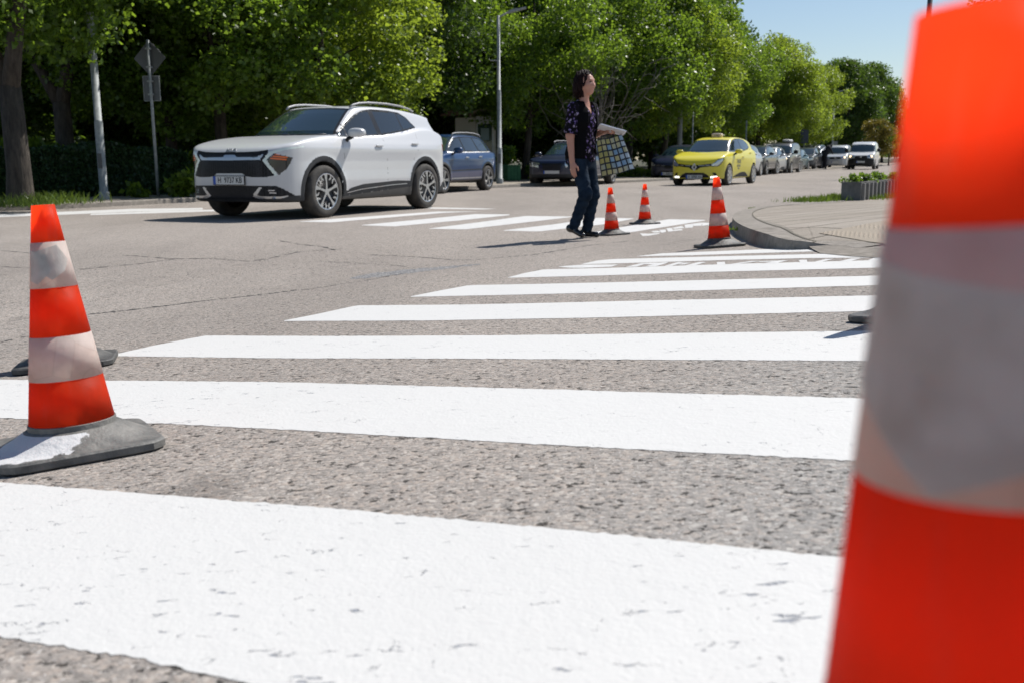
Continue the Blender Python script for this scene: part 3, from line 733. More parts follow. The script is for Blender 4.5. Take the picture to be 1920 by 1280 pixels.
def make_wheel(root, c, R_, wd, style, side=1, steer=0.0):
    wh = empty("wheel", c); wh.parent = root; wh.rotation_euler = (0, 0, steer)
    s = side; T_ = .78 if style == 'steel' else .70; rr = R_ * T_; hw = wd / 2
    t = MB().lathe([(rr - .012, -s * hw * .9), (rr, -s * hw * .98), (R_ * .88, -s * hw * 1.02), (R_ * .965, -s * hw * .9), (R_, -s * hw * .66), (R_ * 1.002, 0), (R_, s * hw * .66), (R_ * .965, s * hw * .9), (R_ * .88, s * hw * 1.02), (rr, s * hw * .98), (rr - .012, s * hw * .9)], 48, 'y')
    t.build("tyre", M_TYRE, wh, True)
    b = MB().lathe([(rr - .002, s * hw * .96), (rr - .014, s * hw * .94), (rr - .02, s * hw * .55), (.05, s * hw * .45), (.0, s * hw * .45)], 48, 'y')
    b.build("rim_barrel", M_RIMD if style in ('hero', 'alloy') else M_RIM, wh, True)
    m = MB()
    def sp(a, pts, y0, y1):
        ca, sa = math.cos(a), math.sin(a); poly = [(x * ca - z * sa, x * sa + z * ca) for x, z in pts]
        M = Matrix(((1, 0, 0, 0), (0, 0, s, 0), (0, 1, 0, 0), (0, 0, 0, 1))); m.prism(poly, y0, y1, M)
    if style == 'hero':
        for k in range(5):
            a = 2 * math.pi * k / 5 + .3
            sp(a, [(.03, -.02), (rr * .55, -.013), (rr * .80, -.030), (rr * .98, -.045), (rr * .985, .03), (rr * .82, .018), (rr * .55, .013), (.03, .02)], hw * .80, hw * .97)
            a2 = a + math.pi / 5
            for q in (-1, 1):
                sp(a2, [(rr * .96, q * .085), (rr * .99, q * .035), (rr * .80, q * .012), (rr * .66, q * .030), (rr * .62, q * .050), (rr * .70, q * .052), (rr * .84, q * .038), (rr * .90, q * .06)], hw * .80, hw * .955)
        sp(0, [(.045 * math.cos(i * math.pi / 5), .045 * math.sin(i * math.pi / 5)) for i in range(10)], hw * .8, hw * .985)
    elif style == 'alloy':
        for k in range(5):
            a = 2 * math.pi * k / 5 + .6
            for q in (-1, 1):
                sp(a + q * .10, [(.02, -.014), (rr * .97, -.016), (rr * .97, .020), (.02, .014)], hw * .75, hw * .95)
        sp(0, [(.06 * math.cos(i * math.pi / 6), .06 * math.sin(i * math.pi / 6)) for i in range(12)], hw * .7, hw * .97)
    else:
        for k in range(8):
            a = 2 * math.pi * k / 8
            sp(a, [(.03, -.03), (rr * .95, -.035), (rr * .95, .035), (.03, .03)], hw * .75, hw * .93)
    lip = [(rr, s * hw * .99), (rr - .004, s * hw * 1.0), (rr - .016, s * hw * .975), (rr - .014, s * hw * .9)]
    m.lathe(lip, 48, 'y')
    m.build("rim", M_RIM, wh)
    return wh

def setn(o, f):
    me = o.data; n = len(me.vertices); P = np.empty(n * 3, dtype=np.float32); me.vertices.foreach_get('co', P); P = P.reshape(-1, 3).astype(float)
    G = grad(f, P, .010); G /= np.maximum(np.linalg.norm(G, axis=1), 1e-6)[:, None]; me.normals_split_custom_set_from_vertices([tuple(g_) for g_ in G]); return o
def make_car(sp, name="car", label=None, cat="car", group=None):
    root = empty(name); h = sp['h']
    low = Tab(sp['low']); gh = Tab(sp['gh']); pl = Tab(sp['plan'])
    sz, sw = np.array(sp['sec']).T
    zz_ = np.linspace(0, 2.2, 441); ww = np.interp(zz_, sz, sw); ker = np.hanning(11); ww = np.convolve(np.pad(ww, 5, 'edge'), ker / ker.sum(), 'valid')
    gb, gs, g0 = sp['ghw']; Ra = sp['Ra']; axles = sp['axles']; Rw = sp['R']; ymin = sp['ymin']; cw = sp.get('bow', .25)
    def f(P):
        x, y, z = P[:, 0], np.abs(P[:, 1]), P[:, 2]
        W = np.interp(z, zz_, ww)
        for ax in axles:
            r = np.hypot(x - ax, z - Rw); W = W + sp.get('flare', .012) * np.exp(-((r - Ra - .03) / .06) ** 2) * (z < 1.0)
        a = smax(low(x, z), y - W, .035); a = smax(a, pl(x, y), .05)
        xb = np.where(x > -.4, x + cw * y * y, x - cw * .55 * y * y)
        g = smax(gh(xb, z), y - (gb - (z - g0) * gs - sp.get('gtap', .02) * (x + .3) ** 2), sp.get('gk', .05))
        v = smin(a, g, sp.get('uk', .03))
        for ax in axles:
            r = np.hypot(x - ax, z - Rw) - Ra; v = np.maximum(v, -np.maximum(r, ymin - y))
        return v
    Lx = max(p[0] for p in sp['low']) + .12; Lr = min(p[0] for p in sp['low']) - .12; Wm = max(sw) + .12; Hm = max(p[1] for p in sp['gh']) + .1
    Fg = grid_sdf(f, (Lr, -Wm, .08), (Lx, Wm, Hm), h); V, Q = surfnets(Fg, (Lr, -Wm, .08), h)
    V = project_on(f, V, 2, h * .7)
    N, NF = vnormals(V, Q)
    if (NF[:, 2] * (V[Q].mean(1)[:, 2] - .8)).sum() < 0: Q = Q[:, ::-1]; N, NF = -N, -NF
    xf = max(p[0] for p in sp['low']); xr = min(p[0] for p in sp['low'])
    def uv(P, view):
        if view in ('side', 'sidew'): return P[:, [0, 2]]
        if view in ('front', 'rear'): return np.stack([np.abs(P[:, 1]), P[:, 2]], 1)
        if view == 'wrapf': return np.stack([np.abs(P[:, 1]) + np.maximum(0, xf - P[:, 0]) * .9, P[:, 2]], 1)
        if view == 'wrapr': return np.stack([np.abs(P[:, 1]) + np.maximum(0, P[:, 0] - xr) * .9, P[:, 2]], 1)
    def ok(P, Nn, view):
        if view == 'side': return (np.abs(Nn[:, 1]) > .35) & (np.abs(P[:, 1]) > .45)
        if view == 'sidew': return (np.abs(Nn[:, 1]) > .55) & (np.abs(P[:, 1]) > .45)
        if view == 'front': return (Nn[:, 0] > .25) & (P[:, 0] > 0)
        if view == 'rear': return (Nn[:, 0] < -.2) & (P[:, 0] < 0)
        if view == 'wrapf': return (P[:, 0] > xf - 1.3) & (Nn[:, 2] < .93)
        if view == 'wrapr': return (P[:, 0] < xr + .7) & (Nn[:, 2] < .8)
    for nm, mt, view, poly, *_ in sp['regions']:
        poly = np.array(poly, float)
        for _i in range(2):
            s = polysdf(uv(V, view), poly); m = (np.abs(s) < h * .55) & ok(V, N, view); idx = np.where(m)[0]
            if not len(idx): break
            P = V[idx]; g = grad(lambda q: polysdf(uv(q, view), poly), P, 1e-4); g -= N[idx] * (g * N[idx]).sum(1)[:, None]
            L = (g * g).sum(1); st = g * (s[idx] / np.maximum(L, .3))[:, None]; st *= np.minimum(1, .6 * h / np.maximum(np.linalg.norm(st, axis=1), 1e-9))[:, None]
            V[idx] = P - st
        V[:] = V
    V[:] = project_on(f, V, 2, h * .5); N, NF = vnormals(V, Q)
    C = V[Q].mean(1); lab = np.zeros(len(Q), int)          # 0 = body
    names = [("body", sp['paint'])]
    for nm, mt, view, poly, *o_ in sp['regions']:
        names.append((nm, mt)); m = (polysdf(uv(C, view), np.array(poly, float)) < 0) & ok(C, NF, view); lab[m] = len(names) - 1
    names.append(("wheel_well", M_WELL)); k = len(names) - 1
    for ax in axles:
        r = np.hypot(C[:, 0] - ax, C[:, 2] - Rw); lab[(r < Ra + .25 * h) & ((np.abs(NF[:, 1]) < .7) | (np.abs(C[:, 1]) < ymin + .03)) & (np.abs(C[:, 1]) < Wm - .14)] = k
    lab[(NF[:, 2] < -.8) & (C[:, 2] < .4)] = k
    merged = {}
    for i, (nm, mt) in enumerate(names): merged.setdefault((nm, mt.name), []).append(i)
    for (nm, mn), ids in merged.items():
        m = np.isin(lab, ids)
        if not m.any(): continue
        mt = bpy.data.materials[mn]
        if nm in ("headlight", "fog_light", "side_window", "daytime_light", "indicator", "tail_light", "window_trim", "bumper_accent", "quarter_window", "rear_door_window", "fog_recess", "rear_window_blade", "cladding", "sill"):
            for sg in (1, -1):
                mm = m & (np.sign(C[:, 1]) == sg)
                if mm.any(): v_, q_ = sub(V, Q, mm); mesh(nm, v_, q_, mt, root, True)
        else: v_, q_ = sub(V, Q, m); ob_ = mesh(nm, v_, q_, mt, root, True)
        if nm in ('body', 'windscreen_glass', 'grille', 'rear_window'): setn(ob_, f)
    # ---- surface probes
    def side_y(x, z, off=0.0):
        lo_, hi_ = .3, Wm
        ys = np.linspace(Wm, .3, 220); vals = f(np.stack([np.full(220, x), ys, np.full(220, z)], 1)); i = int(np.argmax(vals < 0))
        return (ys[i] if vals[i] < 0 else .5) + off
    def front_x(y, z, off=0.0, rear=False):
        xs = np.linspace(Lx, 0, 500) if not rear else np.linspace(Lr, 0, 500)
        vals = f(np.stack([xs, np.full(500, y), np.full(500, z)], 1)); i = int(np.argmax(vals < 0)); return xs[i] + (off if not rear else -off)
    root_tools = dict(side_y=side_y, front_x=front_x, f=f)
    # door gaps
    def strip(name, pts, wd, mt, off=.0012, both=True, raised=0):
        P = []
        for a, b in zip(pts[:-1], pts[1:]):
            m_ = max(2, int(math.hypot(b[0] - a[0], b[1] - a[1]) / .04)); P += [(a[0] + (b[0] - a[0]) * t / m_, a[1] + (b[1] - a[1]) * t / m_) for t in range(m_)]
        P.append(pts[-1]); P = np.array(P)
        for sg in ((1, -1) if both else (1,)):
            c = np.array([(x, side_y(x, z, off), z) for x, z in P]); T_ = np.gradient(c, axis=0); T_ /= np.linalg.norm(T_, axis=1)[:, None]
            Nn = np.stack([-T_[:, 2], 0 * T_[:, 0], T_[:, 0]], 1); A = c + Nn * wd / 2; B = c - Nn * wd / 2
            for W_ in (A, B): W_[:, 1] = [side_y(x, z, off) for x, z in W_[:, [0, 2]]]
            if sg < 0: A[:, 1] *= -1; B[:, 1] *= -1
            n_ = len(c); mesh(name, np.concatenate([A, B]), [(i, i + 1, n_ + i + 1, n_ + i) for i in range(n_ - 1)], mt, root)
    for pts in sp.get('seams', []): strip("door_gap", pts, sp.get('seamw', .007), M_INK)
    for nm, pts, wd, mt in sp.get('strips', []): strip(nm, pts, wd, mt, .004)
    for x, z in sp.get('handles', []):
        for sg in (1, -1):
            y = side_y(x, z); mb = MB(); mb.blob((x, sg * (y + .018), z + .012), (.10, .014, .017), .6); o = mb.build("door_handle", sp.get('handle_mat', sp['paint']), root, True)
            mb = MB(); mb.blob((x, sg * (y - .012), z - .02), (.07, .014, .035), .9); mb.build("handle_recess", M_SILL if sp.get('handle_mat') is None else M_TRIM, o, True)
    for sg in sp.get('mirror_sides', (1, -1)):
        mx, my, mz = sp['mirror']; ms = sp.get('mirror_size', (.085, .125, .07)); mb = MB()
        mb.blob((mx, sg * my, mz), ms, .72, 12, 20); o = mb.build("wing_mirror", sp.get('mirror_mat', sp['paint']), root, True)
        mb = MB(); mb.blob((mx - ms[0] * .78, sg * my, mz), (.03, ms[1] * .85, ms[2] * .78), .7); mb.build("mirror_glass", M_GLASS, o, True)
        mb = MB(); mb.tube([(mx + .02, sg * (my - .06), mz - .05), (mx + .05, sg * (my - .13), mz - .09), (mx + .06, sg * (side_y(mx + .06, mz - .12) - .01), mz - .12)], [.03, .028, .03], 8); mb.build("mirror_arm", M_TRIM, o, True)
    if 'rails' in sp:
        for sg in (1, -1):
            mb = MB(); mb.tube([(x, sg * y, z) for x, y, z in sp['rails']], .016, 8); mb.build("roof_rail", sp.get('rail_mat', M_RAIL), root, True)
    wy = sp['wy']
    for ax in axles:
        for sg in (1, -1): make_wheel(root, (ax, sg * (wy - sp['tw'] / 2), Rw), Rw, sp['tw'], sp['wheel'], sg)
    mb = MB(); mb.box((0, 0, .34), (xf * 1.5, .9, .16)); mb.build("underbody", M_WELL, root)
    if label: tag(root, label, cat, group)
    return root, root_tools
def place(root, back_dir_deg, px, wheel_local, scale=1.0):
    """put the car so that the wheel-contact point wheel_local falls on the pixel px; back_dir_deg: bearing (from +Y to +X) in which its tail points"""
    g = on_ground([px])[0]; a = R(back_dir_deg); fwd = np.array([-math.sin(a), -math.cos(a)]); lft = np.array([-fwd[1], fwd[0]])
    o = g[:2] - (fwd * wheel_local[0] + lft * wheel_local[1]) * scale
    root.location = (o[0], o[1], float(gz(*o))); root.rotation_euler = (0, 0, math.atan2(fwd[1], fwd[0])); root.scale = (scale,) * 3
    return root
# ------------------------------------------------------------ the white SUV on the crossing
WIN_F = [(.87, 1.165), (.51, 1.36), (.28, 1.468), (.06, 1.542), (-.095, 1.558), (-.125, 1.20), (.11, 1.187), (.65, 1.165)]
suv = dict(h=.0165, R=.37, Ra=.425, tw=.235, wy=.925, ymin=.62, axles=(1.36, -1.32), flare=.014, bow=.28, paint=P_WHITE,
    low=[(2.14, .22), (2.235, .30), (2.262, .48), (2.262, .66), (2.245, .82), (2.215, .915), (2.13, .99), (1.96, 1.05), (1.6, 1.125), (1.2, 1.168), (.95, 1.175), (.4, 1.175), (-.3, 1.19), (-.9, 1.24), (-1.35, 1.32), (-1.75, 1.34), (-2.08, 1.24), (-2.2, 1.10), (-2.27, .95), (-2.255, .6), (-2.2, .3), (-2.1, .22)],
    gh=[(1.22, 1.08), (.36, 1.592), (.18, 1.632), (-.2, 1.652), (-.8, 1.648), (-1.3, 1.622), (-1.8, 1.572), (-2.05, 1.525), (-1.98, 1.47), (-2.1, 1.28), (-2.15, 1.0), (0, .9)],
    plan=[(-.0, -1.2), (2.27, -1.2), (2.27, 0), (2.262, .3), (2.225, .52), (2.15, .70), (2.02, .83), (1.8, .905), (1.4, .935), (0, .94), (-1.4, .935), (-1.8, .90), (-2.05, .82), (-2.2, .62), (-2.27, .3), (-2.27, -1.2)],
    sec=[(.15, .80), (.25, .875), (.40, .905), (.52, .915), (.66, .905), (.80, .902), (.93, .912), (.985, .912), (1.05, .885), (1.12, .845), (1.2, .805), (1.35, .735), (1.45, .69)],
    ghw=(.792, .40, 1.18), gtap=.022, gk=.055, uk=.02,
    regions=[
        ("cladding", M_CLAD, 'side', [(1.86 + .5 * math.cos(t) - .5, .37 + .502 * math.sin(t)) for t in np.linspace(-.5, math.pi + .5, 40)]),
        ("cladding", M_CLAD, 'side', [(-1.32 + .5 * math.cos(t), .37 + .498 * math.sin(t)) for t in np.linspace(-.5, math.pi + .5, 40)]),
        ("cladding", M_CLAD, 'side', [(1.0, .10), (.93, .33), (.74, .405), (.45, .452), (-.49, .487), (-.95, .47), (-.95, .10)]),
        ("sill", M_SILL, 'side', [(1.0, .10), (.93, .285), (-.92, .385), (-.95, .10)]),
        ("cladding", M_CLAD, 'wrapr', [(-1, .1), (-1, .48), (.8, .48), (1.2, .42), (1.5, .1)]),
        ("lower_grille", M_GRILLE, 'wrapf', [(-.1, .478), (.80, .47), (.94, .42), (1.12, .335), (1.6, .335), (1.6, .1), (-.1, .1)]),
        ("front_lip", M_CLAD, 'wrapf', [(-.1, .275), (.7, .285), (1.12, .335), (1.7, .335), (1.7, .1), (-.1, .1)]),
        ("bumper_accent", M_CHROME, 'wrapf', [(.50, .452), (.555, .452), (.47, .345), (.54, .33), (.86, .325), (1.05, .342), (.90, .298), (.50, .293), (.395, .33)]),
        ("fog_light", M_LAMPC, 'wrapf', [(.66, .415), (.76, .415), (.76, .40), (.66, .40)]),
        ("fog_light", M_LAMPC, 'wrapf', [(.68, .385), (.80, .380), (.80, .365), (.68, .37)]),
        ("grille", M_GRILLE, 'wrapf', [(-.1, .928), (.30, .928), (.52, .935), (.70, .955), (.66, .82), (.83, .615), (.62, .588), (.40, .588), (.30, .60), (.24, .64), (-.1, .64)]),
        ("grille_slat", M_TRIM, 'wrapf', [(-.1, .93), (.14, .93), (.14, .906), (-.1, .906)]),
        ("grille_bar", M_CHROME, 'wrapf', [(-.1, .892), (.13, .892), (.16, .860), (.50, .858), (.60, .90), (.62, .895), (.55, .822), (-.1, .815)]),
        ("headlight", M_LAMP, 'wrapf', [(.66, .82), (.79, .91), (1.12, .845), (1.0, .70), (.85, .612)]),
        ("indicator", M_AMBER, 'wrapf', [(.69, .822), (.80, .90), (1.02, .862), (.99, .812)]),
        ("daytime_light", M_DRL, 'wrapf', [(.585, .815), (.71, .925), (.93, .975), (1.33, 1.005), (1.33, .992), (.97, .948), (.76, .897), (.655, .818), (.84, .615), (.78, .605)]),
        ("windscreen", M_TRIM, 'front', [(-.1, 1.13), (.50, 1.142), (.728, 1.165), (.555, 1.585), (.3, 1.60), (-.1, 1.607)]),
        ("windscreen_glass", M_WIND, 'front', [(-.1, 1.162), (.50, 1.170), (.69, 1.19), (.53, 1.558), (.3, 1.572), (-.1, 1.58)]),
        ("rear_window", M_GLASS, 'rear', [(-.1, 1.18), (.62, 1.18), (.55, 1.48), (-.1, 1.49)]),
        ("rear_window_blade", M_GLASS, 'wrapr', [(.62, 1.20), (.80, 1.22), (.72, 1.50), (.56, 1.50)]),
        ("window_trim", M_TRIM, 'side', [(.93, 1.147), (.52, 1.378), (.28, 1.486), (.05, 1.560), (-.20, 1.59), (-.62, 1.592), (-.97, 1.57), (-1.15, 1.50), (-1.35, 1.335), (-.95, 1.272), (-.26, 1.19), (.11, 1.172), (.65, 1.147)]),
        ("side_window", M_GLASS, 'side', [p for p in WIN_F]),
        ("window_trim", M_TRIM, 'side', [(.665, 1.13), (.645, 1.36), (.625, 1.36), (.635, 1.13)]),
        ("rear_door_window", M_GLASS, 'side', [(-.245, 1.212), (-.215, 1.567), (-.62, 1.568), (-.85, 1.555), (-.885, 1.285)]),
        ("quarter_window", M_GLASS, 'side', [(-.925, 1.295), (-.885, 1.548), (-.96, 1.548), (-1.13, 1.483), (-1.29, 1.348)]),
        ("tail_light", M_RED, 'wrapr', [(-1, 1.0), (.75, 1.0), (1.15, 1.08), (1.1, .95), (.8, .92), (-1, .95)]),
    ],
    seams=[[(.87, .42), (.90, .62), (.88, .85), (.90, 1.0), (.87, 1.12)], [(-.17, .25), (-.215, .6), (-.21, .95), (-.185, 1.19)], [(-.86, .52), (-1.0, .86), (-1.13, 1.0), (-1.20, 1.2), (-1.24, 1.32)]],
    strips=[("belt_line_trim", [(1.0, 1.135), (.65, 1.138), (.11, 1.162), (-.26, 1.18), (-.95, 1.262), (-1.37, 1.333)], .016, M_CHROME),
            ("sill_trim", [(.82, .335), (.5, .375), (-.3, .42), (-.75, .43)], .012, M_CHROME)],
    handles=[(.0, 1.015), (-1.03, 1.055)], mirror=(.70, .99, 1.205), mirror_size=(.085, .13, .068), wheel='hero', mirror_sides=(1,),
    rails=[(.27, .575, 1.60), (.20, .585, 1.64), (.05, .59, 1.672), (-.2, .59, 1.692), (-.7, .58, 1.698), (-1.1, .575, 1.678), (-1.38, .565, 1.645), (-1.5, .56, 1.61)])
# (first cladding circle is centred on the front axle: 1.86-.5 = 1.36)
SUV, tl = make_car(suv, "white_suv", "white crossover car stopped on the far crossing with black grille and boomerang lights", "car")
plate(SUV, tl['front_x'](0, .545) + .012, .545, "H  9737 KB")
text_mesh("hood_emblem", "KI\u039b", .075, M_CHROME, SUV, Matrix.Translation((tl['front_x'](0, .948) + .004, 0, .950)) @ Matrix.Rotation(R(-38), 4, 'Y') @ FRONT, .004, .001, 1.5)
mb = MB()
for y0, y1 in ((.62, .02), (.05, -.55)):
    mb.tube([(tl['front_x'](y0, 1.18) + .012, y0, 1.186), (tl['front_x'](y1, 1.17) + .012, y1, 1.178)], .008, 6)
mb.build("wiper", M_TRIM, SUV, True)
place(SUV, 25.5, (616, 408), (1.36, .90), 1.0); SUV.scale = (1.06, 1.03, 1.0)

# ------------------------------------------------------------ yellow taxi
taxi = dict(h=.021, R=.305, Ra=.345, tw=.195, wy=.85, ymin=.58, axles=(1.24, -1.35), flare=.012, bow=.30, paint=P_YEL,
    low=[(1.93, .17), (2.0, .25), (2.03, .42), (2.025, .56), (1.98, .70), (1.86, .80), (1.62, .885), (1.3, .95), (1.05, .99), (.5, 1.0), (-.4, .985), (-1.2, 1.01), (-1.6, 1.06), (-1.88, 1.03), (-1.98, .9), (-2.03, .7), (-2.02, .35), (-1.95, .2)],
    gh=[(1.28, .90), (.50, 1.335), (.28, 1.405), (-.1, 1.445), (-.5, 1.45), (-1.0, 1.435), (-1.5, 1.395), (-1.80, 1.33), (-1.84, 1.26), (-1.97, 1.0), (-2.0, .85), (0, .8)],
    plan=[(0, -1.2), (2.03, -1.2), (2.03, 0), (2.01, .3), (1.94, .55), (1.80, .72), (1.6, .82), (1.3, .86), (0, .855), (-1.3, .87), (-1.7, .82), (-1.95, .66), (-2.03, .3), (-2.03, -1.2)],
    sec=[(.12, .76), (.25, .82), (.4, .85), (.55, .857), (.7, .855), (.8, .845), (.9, .81), (1.0, .75), (1.1, .70), (1.3, .62)],
    ghw=(.745, .40, .98), gtap=.026, gk=.07, uk=.04,
    regions=[
        ("grille", M_TRIM, 'wrapf', [(-.1, .60), (.14, .605), (.60, .65), (.60, .57), (.20, .530), (.11, .47), (-.1, .455)]),
        ("grille_bar", M_CHROME, 'wrapf', [(.15, .592), (.55, .612), (.55, .598), (.15, .575)]),
        ("headlight", M_TRIM, 'wrapf', [(.53, .60), (.60, .555), (.86, .565), (1.02, .66), (1.14, .80), (.86, .78), (.68, .68)]),
        ("headlight", M_LAMPC, 'wrapf', [(.56, .602), (.62, .575), (.85, .585), (.99, .67), (1.10, .785), (.87, .765), (.70, .67)]),
        ("lower_grille", M_GRILLE, 'wrapf', [(-.1, .385), (.30, .385), (.44, .33), (.56, .235), (-.1, .235)]),
        ("fog_recess", M_TRIM, 'wrapf', [(.60, .385), (.74, .385), (.80, .33), (.80, .25), (.56, .25), (.68, .31)]),
        ("fog_light", M_LIT, 'wrapf', [(.56, .275), (.80, .285), (.83, .255), (.80, .235), (.56, .228)]),
        ("front_lip", M_TRIM, 'wrapf', [(-.1, .175), (1.5, .175), (1.5, .05), (-.1, .05)]),
        ("windscreen", M_TRIM, 'front', [(-.1, .955), (.40, .965), (.685, 1.0), (.535, 1.345), (.3, 1.36), (-.1, 1.37)]),
        ("windscreen_glass", M_WIND, 'front', [(-.1, .975), (.40, .985), (.655, 1.015), (.515, 1.33), (.3, 1.345), (-.1, 1.352)]),
        ("window_trim", M_TRIM, 'side', [(.98, .985), (.50, 1.235), (.24, 1.34), (-.1, 1.395), (-.6, 1.40), (-1.0, 1.37), (-1.32, 1.25), (-1.38, 1.13), (-1.0, 1.06), (-.3, 1.0), (.3, .985)]),
        ("side_window", M_GLASS, 'side', [(.90, 1.0), (.48, 1.215), (.22, 1.32), (-.1, 1.372), (-.28, 1.378), (-.30, 1.02), (.3, 1.005)]),
        ("rear_door_window", M_GLASS, 'side', [(-.36, 1.025), (-.34, 1.378), (-.6, 1.38), (-.97, 1.352), (-1.27, 1.24), (-1.32, 1.14), (-1.0, 1.08)]),
        ("rear_window", M_GLASS, 'rear', [(-.1, 1.02), (.6, 1.02), (.5, 1.28), (-.1, 1.28)]),
        ("tail_light", M_RED, 'wrapr', [(.45, .95), (1.0, .95), (1.05, .78), (.6, .75)]),
        ("door_protector", M_CLAD, 'side', [(.80, .235), (.55, .30), (.1, .37), (-.25, .385), (-.5, .36), (-.75, .28), (-.8, .235)]),
    ],
    seams=[[(.80, .30), (.84, .6), (.82, .95)], [(-.30, .22), (-.34, .6), (-.32, .98)], [(-.98, .62), (-1.2, .85), (-1.30, 1.08)]], seamw=.009,
    handles=[(-.15, .83), (-1.1, .95)], mirror=(.66, .93, 1.0), mirror_size=(.075, .115, .065), mirror_mat=P_YEL, wheel='steel')
TAXI, tt = make_car(taxi, "taxi_car", "yellow taxi hatchback with roof sign driving towards the crossing", "taxi")
plate(TAXI, tt['front_x'](0, .24) + .02, .262, "A  8300 AA", w_=.50)
fx = tt['front_x'](0, .55)
mb = MB(); d1 = [(0, .115), (.078, 0), (0, -.115), (-.078, 0)]; d2 = [(x * .5, z * .5) for x, z in d1]
MF = Matrix(((0, 0, 1, fx - .005), (1, 0, 0, 0), (0, 1, 0, .545), (0, 0, 0, 1)))
for i in range(4):
    j = (i + 1) % 4; mb.prism([d1[i], d1[j], d2[j], d2[i]], .0, .035, MF)
mb.build("front_badge", M_CHROME, TAXI)
mb = MB(); mb.blob((-.12, 0, 1.50), (.085, .17, .065), .45, 10, 20); sg_ = mb.build("roof_sign", simple("taxi_sign_plastic", (.72, .60, .48), .4), TAXI, True)
mb = MB(); mb.box((-.12, 0, 1.445), (.13, .28, .03)); mb.build("sign_foot", M_TRIM, sg_)
text_mesh("sign_lettering", "TAXI", .085, M_INK, sg_, Matrix.Translation((-.033, 0, 1.50)) @ FRONT, .002)
for sg2 in (1, -1):
    Mx = Matrix(((-sg2, 0, 0, .0), (0, 0, sg2, 0), (0, 1, 0, 0), (0, 0, 0, 1)))
    for k, (t_, z_, s_) in enumerate((("TAKSI", .70, .17), ("62 62 62", .575, .10), ("24 h", .49, .085))):
        yy = tt['side_y'](.28, z_) + .004
        text_mesh("door_lettering", t_, s_, M_GREYTXT, TAXI, Matrix.Translation((.30, sg2 * yy, z_)) @ Mx, .001, .002)
place(TAXI, 29.0, (1368, 348.2), (1.24, .85))
